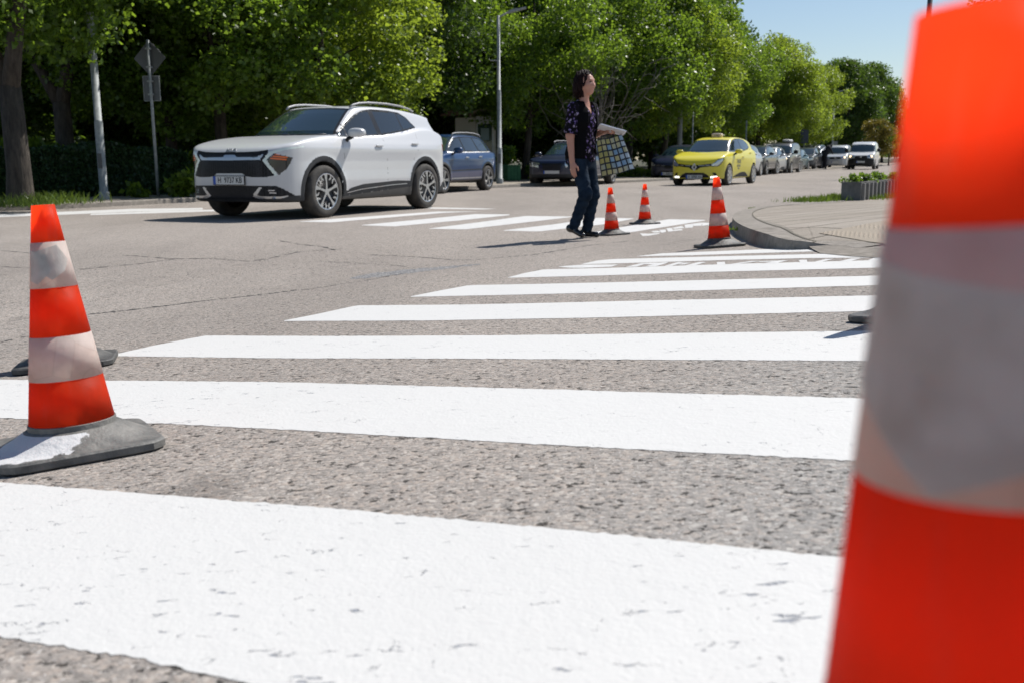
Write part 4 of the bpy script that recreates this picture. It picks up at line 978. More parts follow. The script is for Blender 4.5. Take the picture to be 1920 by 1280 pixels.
# ------------------------------------------------------------ blue SUV parked at the kerb
bsuv = dict(h=.026, R=.37, Ra=.425, tw=.26, wy=.93, ymin=.6, axles=(1.48, -1.34), flare=.02, bow=.22, paint=P_BLUE,
    low=[(2.20, .27), (2.31, .42), (2.33, .62), (2.31, .82), (2.22, .95), (2.0, 1.02), (1.5, 1.08), (1.1, 1.11), (.6, 1.12), (-.5, 1.13), (-1.5, 1.15), (-2.05, 1.14), (-2.25, 1.02), (-2.32, .8), (-2.33, .5), (-2.22, .3)],
    gh=[(1.25, 1.02), (.52, 1.52), (.32, 1.61), (0, 1.65), (-.6, 1.665), (-1.2, 1.645), (-1.6, 1.58), (-1.85, 1.40), (-2.13, 1.1), (-2.2, 1.0), (0, .9)],
    plan=[(0, -1.2), (2.33, -1.2), (2.33, 0), (2.31, .4), (2.22, .68), (2.02, .86), (1.7, .93), (1.3, .94), (0, .93), (-1.4, .94), (-1.9, .90), (-2.2, .75), (-2.32, .4), (-2.33, -1.2)],
    sec=[(.2, .84), (.35, .90), (.55, .92), (.75, .928), (.95, .915), (1.05, .88), (1.15, .83), (1.3, .76)],
    ghw=(.80, .36, 1.13), gtap=.02, gk=.06, uk=.03,
    regions=[
        ("cladding", M_SILL, 'side', [(1.48 + .495 * math.cos(t), .37 + .495 * math.sin(t)) for t in np.linspace(-.5, math.pi + .5, 30)]),
        ("cladding", M_TRIM, 'side', [(-1.34 + .495 * math.cos(t), .37 + .495 * math.sin(t)) for t in np.linspace(-.5, math.pi + .5, 30)]),
        ("cladding", simple("violet_grey_plastic", (.10, .10, .15), .5), 'side', [(1.1, .1), (1.1, .56), (-.95, .60), (-.95, .1)]),
        ("sill", M_TRIM, 'side', [(1.1, .1), (1.1, .36), (-.95, .36), (-.95, .1)]),
        ("bumper", M_SILL, 'wrapr', [(-1, .1), (-1, .62), (1.2, .66), (1.4, .1)]),
        ("bumper", M_CLAD, 'wrapf', [(-1, .1), (-1, .45), (1.2, .45), (1.4, .1)]),
        ("grille", M_GRILLE, 'wrapf', [(-.1, .84), (.36, .84), (.32, .60), (-.1, .60)]),
        ("headlight", M_LAMPC, 'wrapf', [(.46, .86), (1.1, .90), (1.05, .74), (.50, .70)]),
        ("windscreen_glass", M_WIND, 'front', [(-.1, 1.13), (.74, 1.16), (.60, 1.57), (-.1, 1.60)]),
        ("rear_window", M_GLASS, 'rear', [(-.1, 1.2), (.65, 1.2), (.55, 1.55), (-.1, 1.55)]),
        ("window_trim", M_TRIM, 'sidew', [(.98, 1.13), (.56, 1.42), (.36, 1.525), (0, 1.575), (-.6, 1.59), (-1.2, 1.565), (-1.5, 1.50), (-1.72, 1.35), (-1.82, 1.19), (-1.8, 1.145), (0, 1.125)]),
        ("side_window", M_GLASS, 'side', [(.90, 1.15), (.53, 1.40), (.34, 1.50), (.02, 1.55), (-.06, 1.15)]),
        ("rear_door_window", M_GLASS, 'side', [(-.14, 1.15), (-.06, 1.555), (-.6, 1.565), (-.78, 1.56), (-.98, 1.16)]),
        ("quarter_window", M_GLASS, 'side', [(-1.06, 1.165), (-.86, 1.555), (-1.2, 1.54), (-1.47, 1.48), (-1.68, 1.34), (-1.76, 1.175)]),
        ("tail_light", M_RED, 'wrapr', [(.55, 1.0), (1.15, 1.0), (1.15, .78), (.6, .76)]),
    ],
    seams=[[(.92, .5), (.95, .8), (.93, 1.1)], [(-.10, .4), (-.12, .8), (-.10, 1.12)], [(-.85, .62), (-1.0, .9), (-1.06, 1.14)]], seamw=.012,
    strips=[("sill_trim", [(1.0, .40), (-.88, .40)], .03, M_CHROME), ("belt_line_trim", [(.98, 1.13), (-.3, 1.135), (-1.8, 1.155)], .02, M_CHROME), ("side_moulding", [(1.0, .62), (-.85, .64)], .03, M_CLAD)],
    handles=[(.02, .97), (-.85, .99)], handle_mat=M_CHROME, mirror=(.78, 1.0, 1.18), mirror_mat=P_BLUE, mirror_size=(.09, .12, .085), wheel='alloy',
    rails=[(.35, .60, 1.58), (.28, .61, 1.66), (.1, .62, 1.685), (-.6, .62, 1.705), (-1.1, .61, 1.69), (-1.4, .60, 1.66), (-1.5, .6, 1.60)])
BSUV, bt = make_car(bsuv, "blue_suv", "blue four-wheel-drive car parked at the kerb, partly behind the white car", "car", "cars parked along the far kerb")
plate(BSUV, bt['front_x'](0, .52) + .01, .52, None)
place(BSUV, 22.0, (917, 357.3), (-1.34, .93), .965); BSUV.scale[2] *= .91
# ------------------------------------------------------------ vans
van = dict(h=.03, R=.32, Ra=.36, tw=.2, wy=.88, ymin=.6, axles=(1.28, -1.42), flare=.01, bow=.22, paint=P_WHITE,
    low=[(2.02, .2), (2.10, .35), (2.12, .6), (2.09, .82), (1.98, .95), (1.7, 1.05), (1.35, 1.12), (.9, 1.14), (-1.9, 1.14), (-2.12, 1.0), (-2.14, .4), (-2.05, .22)],
    gh=[(1.50, 1.02), (.95, 1.60), (.70, 1.74), (.35, 1.81), (-.8, 1.84), (-1.7, 1.82), (-2.02, 1.75), (-2.1, 1.5), (-2.14, 1.0), (0, .8)],
    plan=[(0, -1.2), (2.12, -1.2), (2.12, 0), (2.1, .4), (2.02, .65), (1.85, .82), (1.5, .89), (0, .9), (-1.9, .89), (-2.1, .78), (-2.14, -1.2)],
    sec=[(.15, .82), (.3, .88), (.6, .895), (.9, .89), (1.05, .86), (1.2, .84), (1.5, .8)],
    ghw=(.855, .17, 1.12), gtap=.008, gk=.09, uk=.04,
    regions=[
        ("front_bumper", M_TRIM, 'wrapf', [(-.1, .74), (.50, .74), (1.1, .66), (1.3, .1), (-.1, .1)]),
        ("grille", M_GRILLE, 'wrapf', [(-.1, .90), (.44, .90), (.46, .76), (-.1, .76)]),
        ("headlight", M_LAMPC, 'wrapf', [(.46, .92), (.95, 1.0), (1.0, .86), (.80, .76), (.50, .76)]),
        ("windscreen_glass", M_WIND, 'front', [(-.1, 1.17), (.76, 1.19), (.66, 1.62), (-.1, 1.65)]),
        ("side_window", M_GLASS, 'side', [(1.15, 1.17), (.85, 1.58), (.2, 1.62), (.15, 1.15)]),
        ("rear_window", M_GLASS, 'rear', [(-.1, 1.15), (.62, 1.15), (.58, 1.55), (-.1, 1.55)]),
        ("tail_light", M_RED, 'wrapr', [(.75, 1.3), (1.0, 1.3), (1.0, .9), (.75, .9)]),
    ],
    seams=[[(.98, .4), (.95, 1.1)], [(.02, .25), (.02, 1.65)]], seamw=.02, handles=[(.15, .95)], handle_mat=M_TRIM, mirror=(.98, 1.02, 1.25), mirror_size=(.08, .12, .12), mirror_mat=M_TRIM, wheel='steel')
VAN, vt = make_car(van, "white_van", "white delivery van with black bumper and lit lamps, nearest the planter", "van", "vans driving side by side")
plate(VAN, vt['front_x'](0, .50) + .01, .50, None)
for sg in (1, -1):
    mb = MB(); mb.blob((vt['front_x'](sg * .66, .86) + .0, sg * .66, .86), (.03, .075, .06), .9); mb.build("lit_lamp", M_LITW, VAN, True)
mb = MB(); mb.box((vt['front_x'](0, .83) + .01, 0, .83), (.02, .12, .10)); mb.build("front_badge", M_CHROME, VAN)
place(VAN, 24.0, (1641, 318.2), (1.28, .88))
for ob in list(bpy.data.objects): 
    if ob.parent: kids.setdefault(ob.parent.name, []).append(ob)
def recolor(root, mp):
    for ch in [c for c in bpy.data.objects if c.parent == root]:
        for g in [ch] + [c for c in bpy.data.objects if c.parent == ch]:
            if g.type != 'MESH': continue
            for sl_ in g.material_slots:
                if sl_.material and sl_.material.name in mp: nm_ = sl_.material.name; sl_.link = 'OBJECT'; sl_.material = mp[nm_]
def clone(src, name, label, cat, group, paint, bearing, px, wl, sc=1.0, more={}, zs=.92):
    c = copy_tree(src); c.name = name; c["label"] = label; c["category"] = cat
    if group: c["group"] = group
    elif "group" in c: del c["group"]
    base = {P_WHITE.name: paint, P_YEL.name: paint, P_BLUE.name: paint}; base.update(more); recolor(c, base)
    for ch in [c2 for c2 in bpy.data.objects if c2.parent == c]:
        if ch.name.split('.')[0] in ("roof_sign", "door_lettering", "front_badge") and src is TAXI:
            for g in [k for k in bpy.data.objects if k.parent == ch]: bpy.data.objects.remove(g)
            bpy.data.objects.remove(ch)
    place(c, bearing, px, wl, sc); c.scale[2] *= zs; return c
PK = "cars parked along the far kerb"
clone(VAN, "silver_minivan", "silver family van with warm headlights, left of the white van", "van", "vans driving side by side", P_SILVER, 24, (1590, 316.4), (1.28, .88), .97, {M_TRIM.name: P_SILVER}, zs=.96)
off = {M_LIT.name: M_TRIM}
clone(BSUV, "dark_blue_suv", "navy car with white number plate parked behind the walking pedestrian", "car", PK, P_NAVY, 22, (1150, 345.3), (-1.34, .93), .96, {"violet_grey_plastic": P_NAVY, M_SILL.name: M_TRIM}, zs=.85)
clone(TAXI, "dark_hatchback", "dark blue car in tree shade, left of and behind the taxi", "car", PK, P_NAVY, 27, (1224, 337.6), (1.24, -.85), 1.0, off)
clone(TAXI, "silver_hatchback", "pale silver car showing its tail end right behind the taxi", "car", PK, P_SILVER, 25, (1427, 330.5), (-1.35, .85), 1.05, off)
clone(BSUV, "black_car", "black parked car next behind the pale silver one", "car", PK, P_BLACK, 25, (1438, 328.7), (1.48, .93), .92, {"violet_grey_plastic": P_BLACK})
clone(TAXI, "grey_hatchback", "light grey car with sunlit hood parked in front of the tall black van", "car", PK, P_SILVER, 25, (1459, 326.7), (1.24, .85), 1.02, off)
TV = clone(VAN, "tall_black_van", "tall black van carrying a white roof box in the parked row", "van", PK, P_BLACK, 25, (1484, 325), (1.28, .88), .98, zs=.90)
mb = MB(); mb.blob((-.2, .35, 1.93), (.45, .25, .09), .5); mb.build("roof_box", simple("roof_box_white", (.6, .6, .58), .4), TV, True)
clone(TAXI, "teal_hatchback", "small teal car parked behind the tall black van", "car", PK, P_TEAL, 25, (1503, 321.5), (1.24, .85), 1.0, off)
clone(BSUV, "dark_grey_suv", "dark grey car with bright headlamp parked behind the teal one", "car", PK, P_DGREY, 25, (1530, 320), (1.48, .93), .95, {"violet_grey_plastic": P_DGREY})
clone(VAN, "dark_red_lamp_van", "dark van with a red tail lamp, farthest one in the parked row", "van", PK, P_NAVY, 25, (1538, 317.6), (1.28, .88), 1.02)
# ------------------------------------------------------------ foliage
def leaf_mat(name, dark, light, trans, tf=.42):
    n = NT(name); geo = n.node("ShaderNodeNewGeometry"); rnd = geo.outputs["Random Per Island"]
    patchy = n.ramp(n.noise(.9, 3), [(.3, 0), (.7, 1)])
    c = n.mix(n.math('MULTIPLY', rnd, n.math('ADD', n.math('MULTIPLY', patchy, .6), .4)), dark, light)
    n.base(c); n.props(Roughness=.42, Specular_IOR_Level=.45)
    tr = n.node("ShaderNodeBsdfTranslucent"); n.set(tr, 0, n.mix(rnd, [k * .6 for k in trans], trans)); mx = n.node("ShaderNodeMixShader"); mx.inputs[0].default_value = tf
    n.t.links.new(n.p.outputs[0], mx.inputs[1]); n.t.links.new(tr.outputs[0], mx.inputs[2]); n.t.links.new(mx.outputs[0], n.out.inputs[0])
    return n.m
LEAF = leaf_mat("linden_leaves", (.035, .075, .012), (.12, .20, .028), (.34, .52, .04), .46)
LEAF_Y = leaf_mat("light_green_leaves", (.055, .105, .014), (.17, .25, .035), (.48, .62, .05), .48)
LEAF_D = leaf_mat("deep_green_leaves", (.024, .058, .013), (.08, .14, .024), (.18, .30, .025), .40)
LEAF_O = leaf_mat("yellowing_leaves", (.08, .085, .015), (.22, .17, .03), (.35, .28, .04), .4)
def bark(name, c1, c2):
    n = NT(name); m = n.mapc((1, 1, .22)); n.base(n.mix(n.ramp(n.noise(11, 8, .7, m), [(.35, 0), (.68, 1)]), c1, c2)); n.props(Roughness=.95); n.bump(n.noise(18, 6, .7, m), .04); return n.m
BARK = bark("tree_bark", (.025, .020, .016), (.10, .082, .065)); TWIG = bark("dry_twig", (.09, .08, .07), (.19, .175, .155))
def leaves(mb_pts, size, jitter, g, up=.35):
    """one kite-shaped leaf per point"""
    n = len(mb_pts); P = np.asarray(mb_pts)
    d = g.normal(size=(n, 3)); d[:, 2] -= .45; d /= np.linalg.norm(d, axis=1)[:, None]
    q = g.normal(size=(n, 3)); q[:, 2] += 1.1 * up * 2.2; q -= d * (q * d).sum(1)[:, None]; q /= np.linalg.norm(q, axis=1)[:, None]
    s = np.cross(d, q); L = size * g.uniform(1 - jitter, 1 + jitter, (n, 1)); W = L * .42
    V = np.stack([P, P + d * L * .45 + s * W + q * L * .06, P + d * L, P + d * L * .45 - s * W + q * L * .06], 1).reshape(-1, 3)
    return V, np.arange(4 * n).reshape(n, 4)
def crown_pts(g, clumps, n, drop=.0):
    """points on lumpy clumps, denser near their skins"""
    C = np.array([c[:3] for c in clumps]); Rr = np.array([c[3] for c in clumps]); w_ = Rr ** 2; w_ /= w_.sum()
    k = g.choice(len(C), n, p=w_); u = g.normal(size=(n, 3)); u /= np.linalg.norm(u, axis=1)[:, None]
    r = Rr[k] * (1 - np.abs(g.normal(0, .22, n))); r *= 1 + .30 * np.sin(u[:, 0] * 7 + k) * np.sin(u[:, 1] * 6 + 2 * k)
    P = C[k] + u * r[:, None] * np.array([1, 1, .72]); return P
def tree_mesh(seed, H=9.0, base=1.6, Rc=3.4, nclump=60, nleaf=30000, leaf=.13, trunk_r=.2, lean=0.0, fork=0, cr=(.55, 1.15), mat=None, limbs=12):
    g = np.random.default_rng(seed); clumps = []
    zc = (base + H) / 2; hz = (H - base) / 2
    while len(clumps) < nclump:
        u = g.normal(size=3); u /= np.linalg.norm(u); r = g.uniform(.35, 1.0) ** .6
        x, y, z = u * r; zz = zc + z * hz
        taper = 1 - .35 * max(0, z) ** 2; R_ = g.uniform(*cr)
        clumps.append((x * (Rc - R_ * .6) * taper, y * (Rc - R_ * .6) * taper, max(base + R_ * .5, min(zz, H - R_ * .5)), R_))
    V, Fq = leaves(crown_pts(g, clumps, nleaf), leaf, .4, g)
    # trunk and limbs
    mb = MB(); topz = base + (H - base) * .45; lean_v = np.array([lean, 0, 0])
    if fork:
        f = fork
        mb.tube([(0, 0, -.1), (0, 0, .12), (.02, 0, .6), (.0, 0, f)], [trunk_r * 1.35, trunk_r * 1.1, trunk_r * .95, trunk_r * .85], 14)
        mb.tube([(0, 0, f - .1), (-.35, .1, f + .6), (-.75, .1, f + 1.4), (-1.0, .2, f + 2.6), (-1.3, .3, f + 4)], [trunk_r * .7, trunk_r * .62, trunk_r * .5, trunk_r * .4, .03], 10)
        mb.tube([(0, 0, f - .1), (.25, -.1, f + .8), (.45, -.1, f + 1.6), (.8, 0, f + 2.8), (1.2, .2, f + 4)], [trunk_r * .75, trunk_r * .62, trunk_r * .5, trunk_r * .4, .03], 10)
        j0 = np.array([0, 0, f])
    else:
        mb.tube([(0, 0, -.1), (0, 0, .1), (lean * .15, 0, .5), (lean * .5, .03, base + .4), (lean, 0, topz), (lean * 1.1, .1, H * .8)], [trunk_r * 1.4, trunk_r * 1.12, trunk_r * .95, trunk_r * .85, trunk_r * .55, .04], 14)
    idx = g.choice(len(clumps), min(limbs, len(clumps)), replace=False)
    for i in idx:
        c = np.array(clumps[i][:3]); t = g.uniform(.25, .8); s = np.array([lean * t, 0, (fork or base * .8) + (topz - base * .8) * t]); m = (s + c) / 2 + g.normal(0, .18, 3); m[2] += .15
        mb.tube([s, (s * .7 + m * .3) + g.normal(0, .05, 3), m, c], [trunk_r * .42, trunk_r * .33, trunk_r * .22, .015], 7)
    return (V, Fq), mb
TM = {}
def tree_proto(key, mat, **kw):
    (V, Fq), mb = tree_mesh(**kw); r = empty("tree"); mesh("crown", V, Fq, mat, r); mb.build("trunk", BARK, r, True); TM[key] = r; TM[key + '_used'] = False; return r
tree_proto('A', LEAF, seed=1, H=8.8, base=2.9, Rc=3.9, nclump=64, nleaf=62000, leaf=.108, trunk_r=.22, fork=2.1)
tree_proto('B', LEAF, seed=2, H=9.0, base=1.5, Rc=3.9, nclump=90, nleaf=66000, leaf=.108, trunk_r=.17)
tree_proto('C', LEAF_Y, seed=3, H=8.4, base=1.35, Rc=4.0, nclump=95, nleaf=68000, leaf=.11, trunk_r=.16, lean=.5)
tree_proto('D', LEAF_D, seed=4, H=11.5, base=1.2, Rc=4.6, nclump=70, nleaf=34000, leaf=.20, trunk_r=.22, cr=(.8, 1.6))
tree_proto('F', LEAF_D, seed=5, H=11, base=.6, Rc=5.5, nclump=70, nleaf=26000, leaf=.27, trunk_r=.25, cr=(1.0, 2.0), limbs=6)
tree_proto('R', LEAF_D, seed=7, H=10.3, base=6.9, Rc=3.9, nclump=40, nleaf=16000, leaf=.15, trunk_r=.2, limbs=9)
tree_proto('Y', LEAF_O, seed=6, H=3.9, base=1.0, Rc=1.7, nclump=26, nleaf=9000, leaf=.12, trunk_r=.08, cr=(.35, .7), limbs=6)
def tree(key, px, Y, s=1.0, rz=0.0, label="", group=None, sz=None, mat=None):
    src = TM[key]; first = not TM[key + '_used']; TM[key + '_used'] = True
    o = src if first else src.copy()
    if not first:
        COL.objects.link(o)
        for c in [k for k in bpy.data.objects if k.parent == src]:
            d = c.copy(); COL.objects.link(d); d.parent = o
    x = (px - 960) / F_PX * (Y * math.cos(PITCH) + EYE * math.sin(PITCH)); o.location = (x, Y, float(gz(x, Y)) + .06); o.rotation_euler = (0, 0, rz); o.scale = (s, s, sz or s)
    if mat:
        for c in [k for k in bpy.data.objects if k.parent == o and k.name.startswith("crown")]: c.material_slots[0].link = 'OBJECT'; c.material_slots[0].material = mat
    tag(o, label, "tree", group); return o
GT = "roadside trees along the far kerb"
tree('A', 42, 17.9, .98, -.15, "thick forked trunk standing at the kerb on the far left edge", GT)
tree('A', 132, 23.5, 1.0, .1, "second tree from the left with a wide V-shaped fork behind the hedge", GT)
tree('B', 330, 26.2, .95, .5, "tree whose leaves hang over the back of the diamond road sign", GT, sz=.82)
tree('B', 425, 24.6, 1.0, 2.0, "tree with bare trunk rising just above the white car's hood", GT, sz=.85)
tree('C', 590, 26.0, .95, 1.0, "tree with the leaf mass right above the white car's windscreen", GT, sz=.85)
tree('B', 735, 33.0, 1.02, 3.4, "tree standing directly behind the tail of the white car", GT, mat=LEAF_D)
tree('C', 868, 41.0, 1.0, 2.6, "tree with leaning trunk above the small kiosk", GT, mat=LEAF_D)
tree('C', 985, 38.0, .95, 5.4, "tree with sunny low branches between the lamp post and the pedestrian", GT, mat=LEAF)
tree('B', 1180, 43, 1.05, 4.4, "tree right of the pedestrian, in front of the dead branches", GT, mat=LEAF)
tree('C', 1240, 46, 1.02, .3, "bright green tree right above the taxi", GT)
tree('B', 1340, 55, .96, 1.5, "tree above the rear of the taxi, below the tall dark treetop", GT)
tree('C', 1425, 63, .98, 3.9, "tree above the black and silver parked cars", GT)
tree('B', 1462, 74, 1.0, 5.2, "tree over the tall black van with the roof box", GT, mat=LEAF_Y)
tree('C', 1503, 86, 1.06, 2.1, "last light green tree before the dark far trees", GT)
GB = "dark trees filling the park behind the first row"
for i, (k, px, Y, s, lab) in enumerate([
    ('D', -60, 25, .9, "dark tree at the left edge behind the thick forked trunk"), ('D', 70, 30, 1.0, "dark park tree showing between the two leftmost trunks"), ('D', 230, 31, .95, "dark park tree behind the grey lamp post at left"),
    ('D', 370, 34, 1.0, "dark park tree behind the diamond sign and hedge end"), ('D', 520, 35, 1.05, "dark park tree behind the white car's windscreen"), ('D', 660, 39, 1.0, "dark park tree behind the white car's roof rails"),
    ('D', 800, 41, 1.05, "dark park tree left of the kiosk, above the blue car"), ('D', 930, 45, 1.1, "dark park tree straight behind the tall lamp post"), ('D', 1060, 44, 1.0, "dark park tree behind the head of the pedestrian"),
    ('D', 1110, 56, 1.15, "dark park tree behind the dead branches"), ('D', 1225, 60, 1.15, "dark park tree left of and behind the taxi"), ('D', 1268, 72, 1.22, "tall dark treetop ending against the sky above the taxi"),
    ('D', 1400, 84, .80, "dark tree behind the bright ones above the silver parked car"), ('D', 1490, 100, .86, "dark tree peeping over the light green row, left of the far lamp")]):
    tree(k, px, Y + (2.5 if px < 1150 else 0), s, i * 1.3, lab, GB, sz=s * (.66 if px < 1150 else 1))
GF = "dense trees deep in the park"
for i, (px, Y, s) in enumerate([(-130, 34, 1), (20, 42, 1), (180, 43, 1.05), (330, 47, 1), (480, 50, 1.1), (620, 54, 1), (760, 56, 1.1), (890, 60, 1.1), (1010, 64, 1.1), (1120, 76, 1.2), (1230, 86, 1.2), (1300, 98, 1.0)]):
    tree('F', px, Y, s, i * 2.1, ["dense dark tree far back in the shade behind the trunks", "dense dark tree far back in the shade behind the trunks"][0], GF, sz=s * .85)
GE = "far dark trees where the road ends"
for i, (px, Y, s, lab) in enumerate([(1585, 118, 1.02, "far dark tree above the silver minivan, tallest at the road's end"), (1625, 128, 1.05, "far dark tree above the white van's roof"), (1655, 132, .86, "far dark tree stepping down right of the white van"), (1690, 136, .62, "lowest far tree touching the edge of the big cone"), (1556, 122, .98, "far dark tree behind the thin far street lamp"), (1730, 150, .6, "far tree hidden behind the big blurred cone")]):
    tree('D', px, Y, s, i * 1.7, lab, GE, mat=LEAF_D if i != 2 else LEAF)
tree('Y', 1642, 88, 1.0, .4, "small round yellowish tree right behind the white van")
tree('Y', 1668, 96, .8, 1.4, "small green tree at the foot of the far trees beside the big cone", mat=LEAF)
tree('R', 1925, 46, .95, 1.0, "tree whose crown edge peeps over the top of the big cone at upper right")
# dead, leafless shrub behind the pedestrian
g = np.random.default_rng(11); mb = MB()
for k in range(22):
    a = g.uniform(0, 6.28); p = np.array([g.normal(0, .12), g.normal(0, .12), 0.0]); d = np.array([math.cos(a) * .14, math.sin(a) * .14, 1.0]); P = [p.copy()]
    for j in range(11):
        d += g.normal(0, .17, 3) * (1, 1, .5); d[2] += .05; d /= np.linalg.norm(d); p = p + d * g.uniform(.28, .5); P.append(p.copy())
        if g.random() < .5 and j > 2:
            q = p.copy(); e = d + g.normal(0, .8, 3); Q = [q.copy()]
            for _ in range(5): e += g.normal(0, .3, 3); e /= np.linalg.norm(e); q = q + e * .22; Q.append(q.copy())
            mb.tube(Q, np.linspace(.012, .004, 6), 4)
    mb.tube(P, np.linspace(.028, .006, len(P)), 5)
o = mb.build("dead_shrub", TWIG); Y = 36.5; x = (1118 - 960) / F_PX * Y; o.location = (x, Y, 0.08); tag(o, "leafless grey tangle of dead branches behind the pedestrian", "shrub")
# hedge
g = np.random.default_rng(12)
A = on_ground([(-260, 378)], .09)[0][:2]; B = np.array([-7.3, 22.6]); B = np.array([(366 - 960) / F_PX * 22.6, 22.6]); A = np.array([(-160 - 960) / F_PX * 18.8, 18.8])
D = B - A; Ln = np.linalg.norm(D); D /= Ln; Nn = np.array([-D[1], D[0]])
n = 46000; t = g.uniform(0, Ln, n); side = g.random(n)
wv = .75; hh_ = 1.02 + .07 * np.sin(t * 2.1) + .05 * np.sin(t * 5.3)
v = g.uniform(-wv, wv, n); zt = g.uniform(0.03, 1, n) * hh_
m1 = side < .5; v[m1] = -wv + np.abs(g.normal(0, .09, m1.sum())) + .05 * np.sin(t[m1] * 4); m2 = (side >= .5) & (side < .8); zt[m2] = hh_[m2] - np.abs(g.normal(0, .07, m2.sum()))
P = np.stack([A[0] + D[0] * t + Nn[0] * (v + wv), A[1] + D[1] * t + Nn[1] * (v + wv), zt + .09], 1)
V, Fq = leaves(P, .07, .4, g, .1)
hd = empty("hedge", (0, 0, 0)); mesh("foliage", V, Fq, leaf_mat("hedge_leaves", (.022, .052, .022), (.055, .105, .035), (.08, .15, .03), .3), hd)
mb = MB(); mb.box(((A + B)[0] / 2 + Nn[0] * wv, (A + B)[1] / 2 + Nn[1] * wv, .5), (Ln - .3, wv * 1.5, .8), math.atan2(D[1], D[0])); mb.build("stems", simple("hedge_inside", (.008, .012, .006), 1.0), hd)  # one solid near-black block fills the inside of the hedge
tag(hd, "long low clipped dark hedge behind the pavement at left", "hedge")
def bush(name, px, Y, z0, clumps, n, size, mat, label, cat="plant", group=None, seed=1):
    g = np.random.default_rng(seed); x = (px - 960) / F_PX * Y
    V, Fq = leaves(crown_pts(g, clumps, n), size, .4, g, .5); o = mesh(name, V, Fq, mat); o.location = (x, Y, z0); tag(o, label, cat, group); return o
bush("bush", 352, 20.9, .09, [(0, 0, .25, .3), (.25, .1, .35, .3), (-.2, .1, .2, .22)], 900, .12, LEAF_Y, "bright leafy bush at the hedge end left of the white car", "bush", seed=2)
bush("bush", 262, 20.6, .09, [(0, 0, .14, .16), (.12, .05, .1, .12)], 160, .13, LEAF_Y, "small bright weed at the hedge foot beside the sign post", "bush", seed=3)
bush("bush", 76, 22.5, .9, [(0, 0, .2, .4), (.5, 0, .1, .3), (-.5, .2, .3, .3)], 900, .12, LEAF_Y, "sunlit bush peeping over the hedge between the two left trunks", "bush", seed=4)
bush("bush", 395, 24.6, .3, [(0, 0, .35, .5), (.6, .1, .2, .45), (-.6, 0, .4, .4)], 1500, .12, LEAF_Y, "bright bush behind the front corner of the white car", "bush", seed=5)
def tufts(name, pts, n, h, label, seed=1, spread=.12, kind=None, mat=None):
    g = np.random.default_rng(seed); V = []; 
    for (x, y, z) in pts:
        for _ in range(n):
            bx, by = x + g.normal(0, spread), y + g.normal(0, spread); a = g.uniform(0, 6.28); L = h * g.uniform(.4, 1.2); w_ = .008; t = g.normal(0, .35, 2)
            ca, sa = math.cos(a) * w_, math.sin(a) * w_
            V += [(bx - ca, by - sa, z), (bx + ca, by + sa, z), (bx + ca * .6 + t[0] * L * .5, by + sa * .6 + t[1] * L * .5, z + L * .6), (bx + t[0] * L, by + t[1] * L, z + L)]
    V = np.array(V); o = mesh(name, V, np.arange(len(V)).reshape(-1, 4), mat or GRASS); tag(o, label, "grass", kind="stuff"); return o
GRASS = leaf_mat("grass_blades", (.06, .11, .015), (.14, .20, .03), (.2, .3, .03), .35)
def gp(px, off): return [tuple(on_ground([p], off)[0]) for p in px]
tufts("grass", gp([(70, 384), (84, 382), (95, 380), (108, 382), (20, 388), (5, 388)], .09), 150, .20, "grass at the foot of the forked trunk", 3, .35)
tufts("grass", gp([(1510, 379), (1525, 378), (1540, 377), (1553, 376), (1566, 374), (1572, 372), (1580, 371), (1600, 374), (1625, 374), (1650, 372), (1680, 369)], .10), 170, .085, "bright grass growing along the paving beside the planter", 4, .16)
tufts("grass", gp([(1424, 408), (1432, 414), (1440, 420), (1374, 432), (1410, 392), (1486, 430)], .05), 20, .032, "small weeds in the joints of the corner paving and kerb", 5, .05)
# ------------------------------------------------------------ the pedestrian
def rc(P, a, b, ra, rb, flat=None):
    a = np.array(a, float); b = np.array(b, float); e = b - a; q = P - a
    t = np.clip(q @ e / (e @ e + 1e-12), 0, 1); d = q - t[:, None] * e
    if flat is not None: d = d / np.array(flat)
    return (np.linalg.norm(d, axis=1) - (ra + (rb - ra) * t)) * (1 if flat is None else min(flat))
def ell(P, c, r): q = (P - np.array(c)) / np.array(r); k = np.linalg.norm(q, axis=1); return (k - 1) * min(r)
def smi(a, b, k):
    h = np.clip(.5 + .5 * (b - a) / k, 0, 1); return b * (1 - h) + a * h - k * h * (1 - h)
TZ = np.array([.70, .80, .90, 1.0, 1.1, 1.22, 1.32, 1.40, 1.445, 1.47]); TA = np.array([.115, .128, .130, .112, .105, .120, .112, .082, .055, .03]); TB = np.array([.16, .172, .172, .155, .148, .158, .165, .150, .085, .04]); TC = np.array([-.02, -.025, -.025, -.01, 0, .01, .005, -.005, 0, .01])
def torso(P, off=0.0):
    z = P[:, 2]; a = np.interp(z, TZ, TA); b = np.interp(z, TZ, TB); c = np.interp(z, TZ, TC)
    k = np.sqrt(((P[:, 0] - c) / a) ** 2 + (P[:, 1] / b) ** 2); return np.maximum((k - 1) * np.minimum(a, b), np.maximum(z - 1.46, .74 - z)) - off
SR, ER, WR = (0, -.165, 1.365), (-.005, -.212, 1.08), (.03, -.222, .83)
SL, EL, WL = (0, .165, 1.365), (-.03, .215, 1.09), (.185, .17, 1.135)
HR, KR, AR = (-.01, -.09, .86), (.12, -.10, .475), (-.035, -.10, .135)
HL, KL_, AL = (-.01, .09, .86), (.075, .09, .465), (.0, .085, .095)
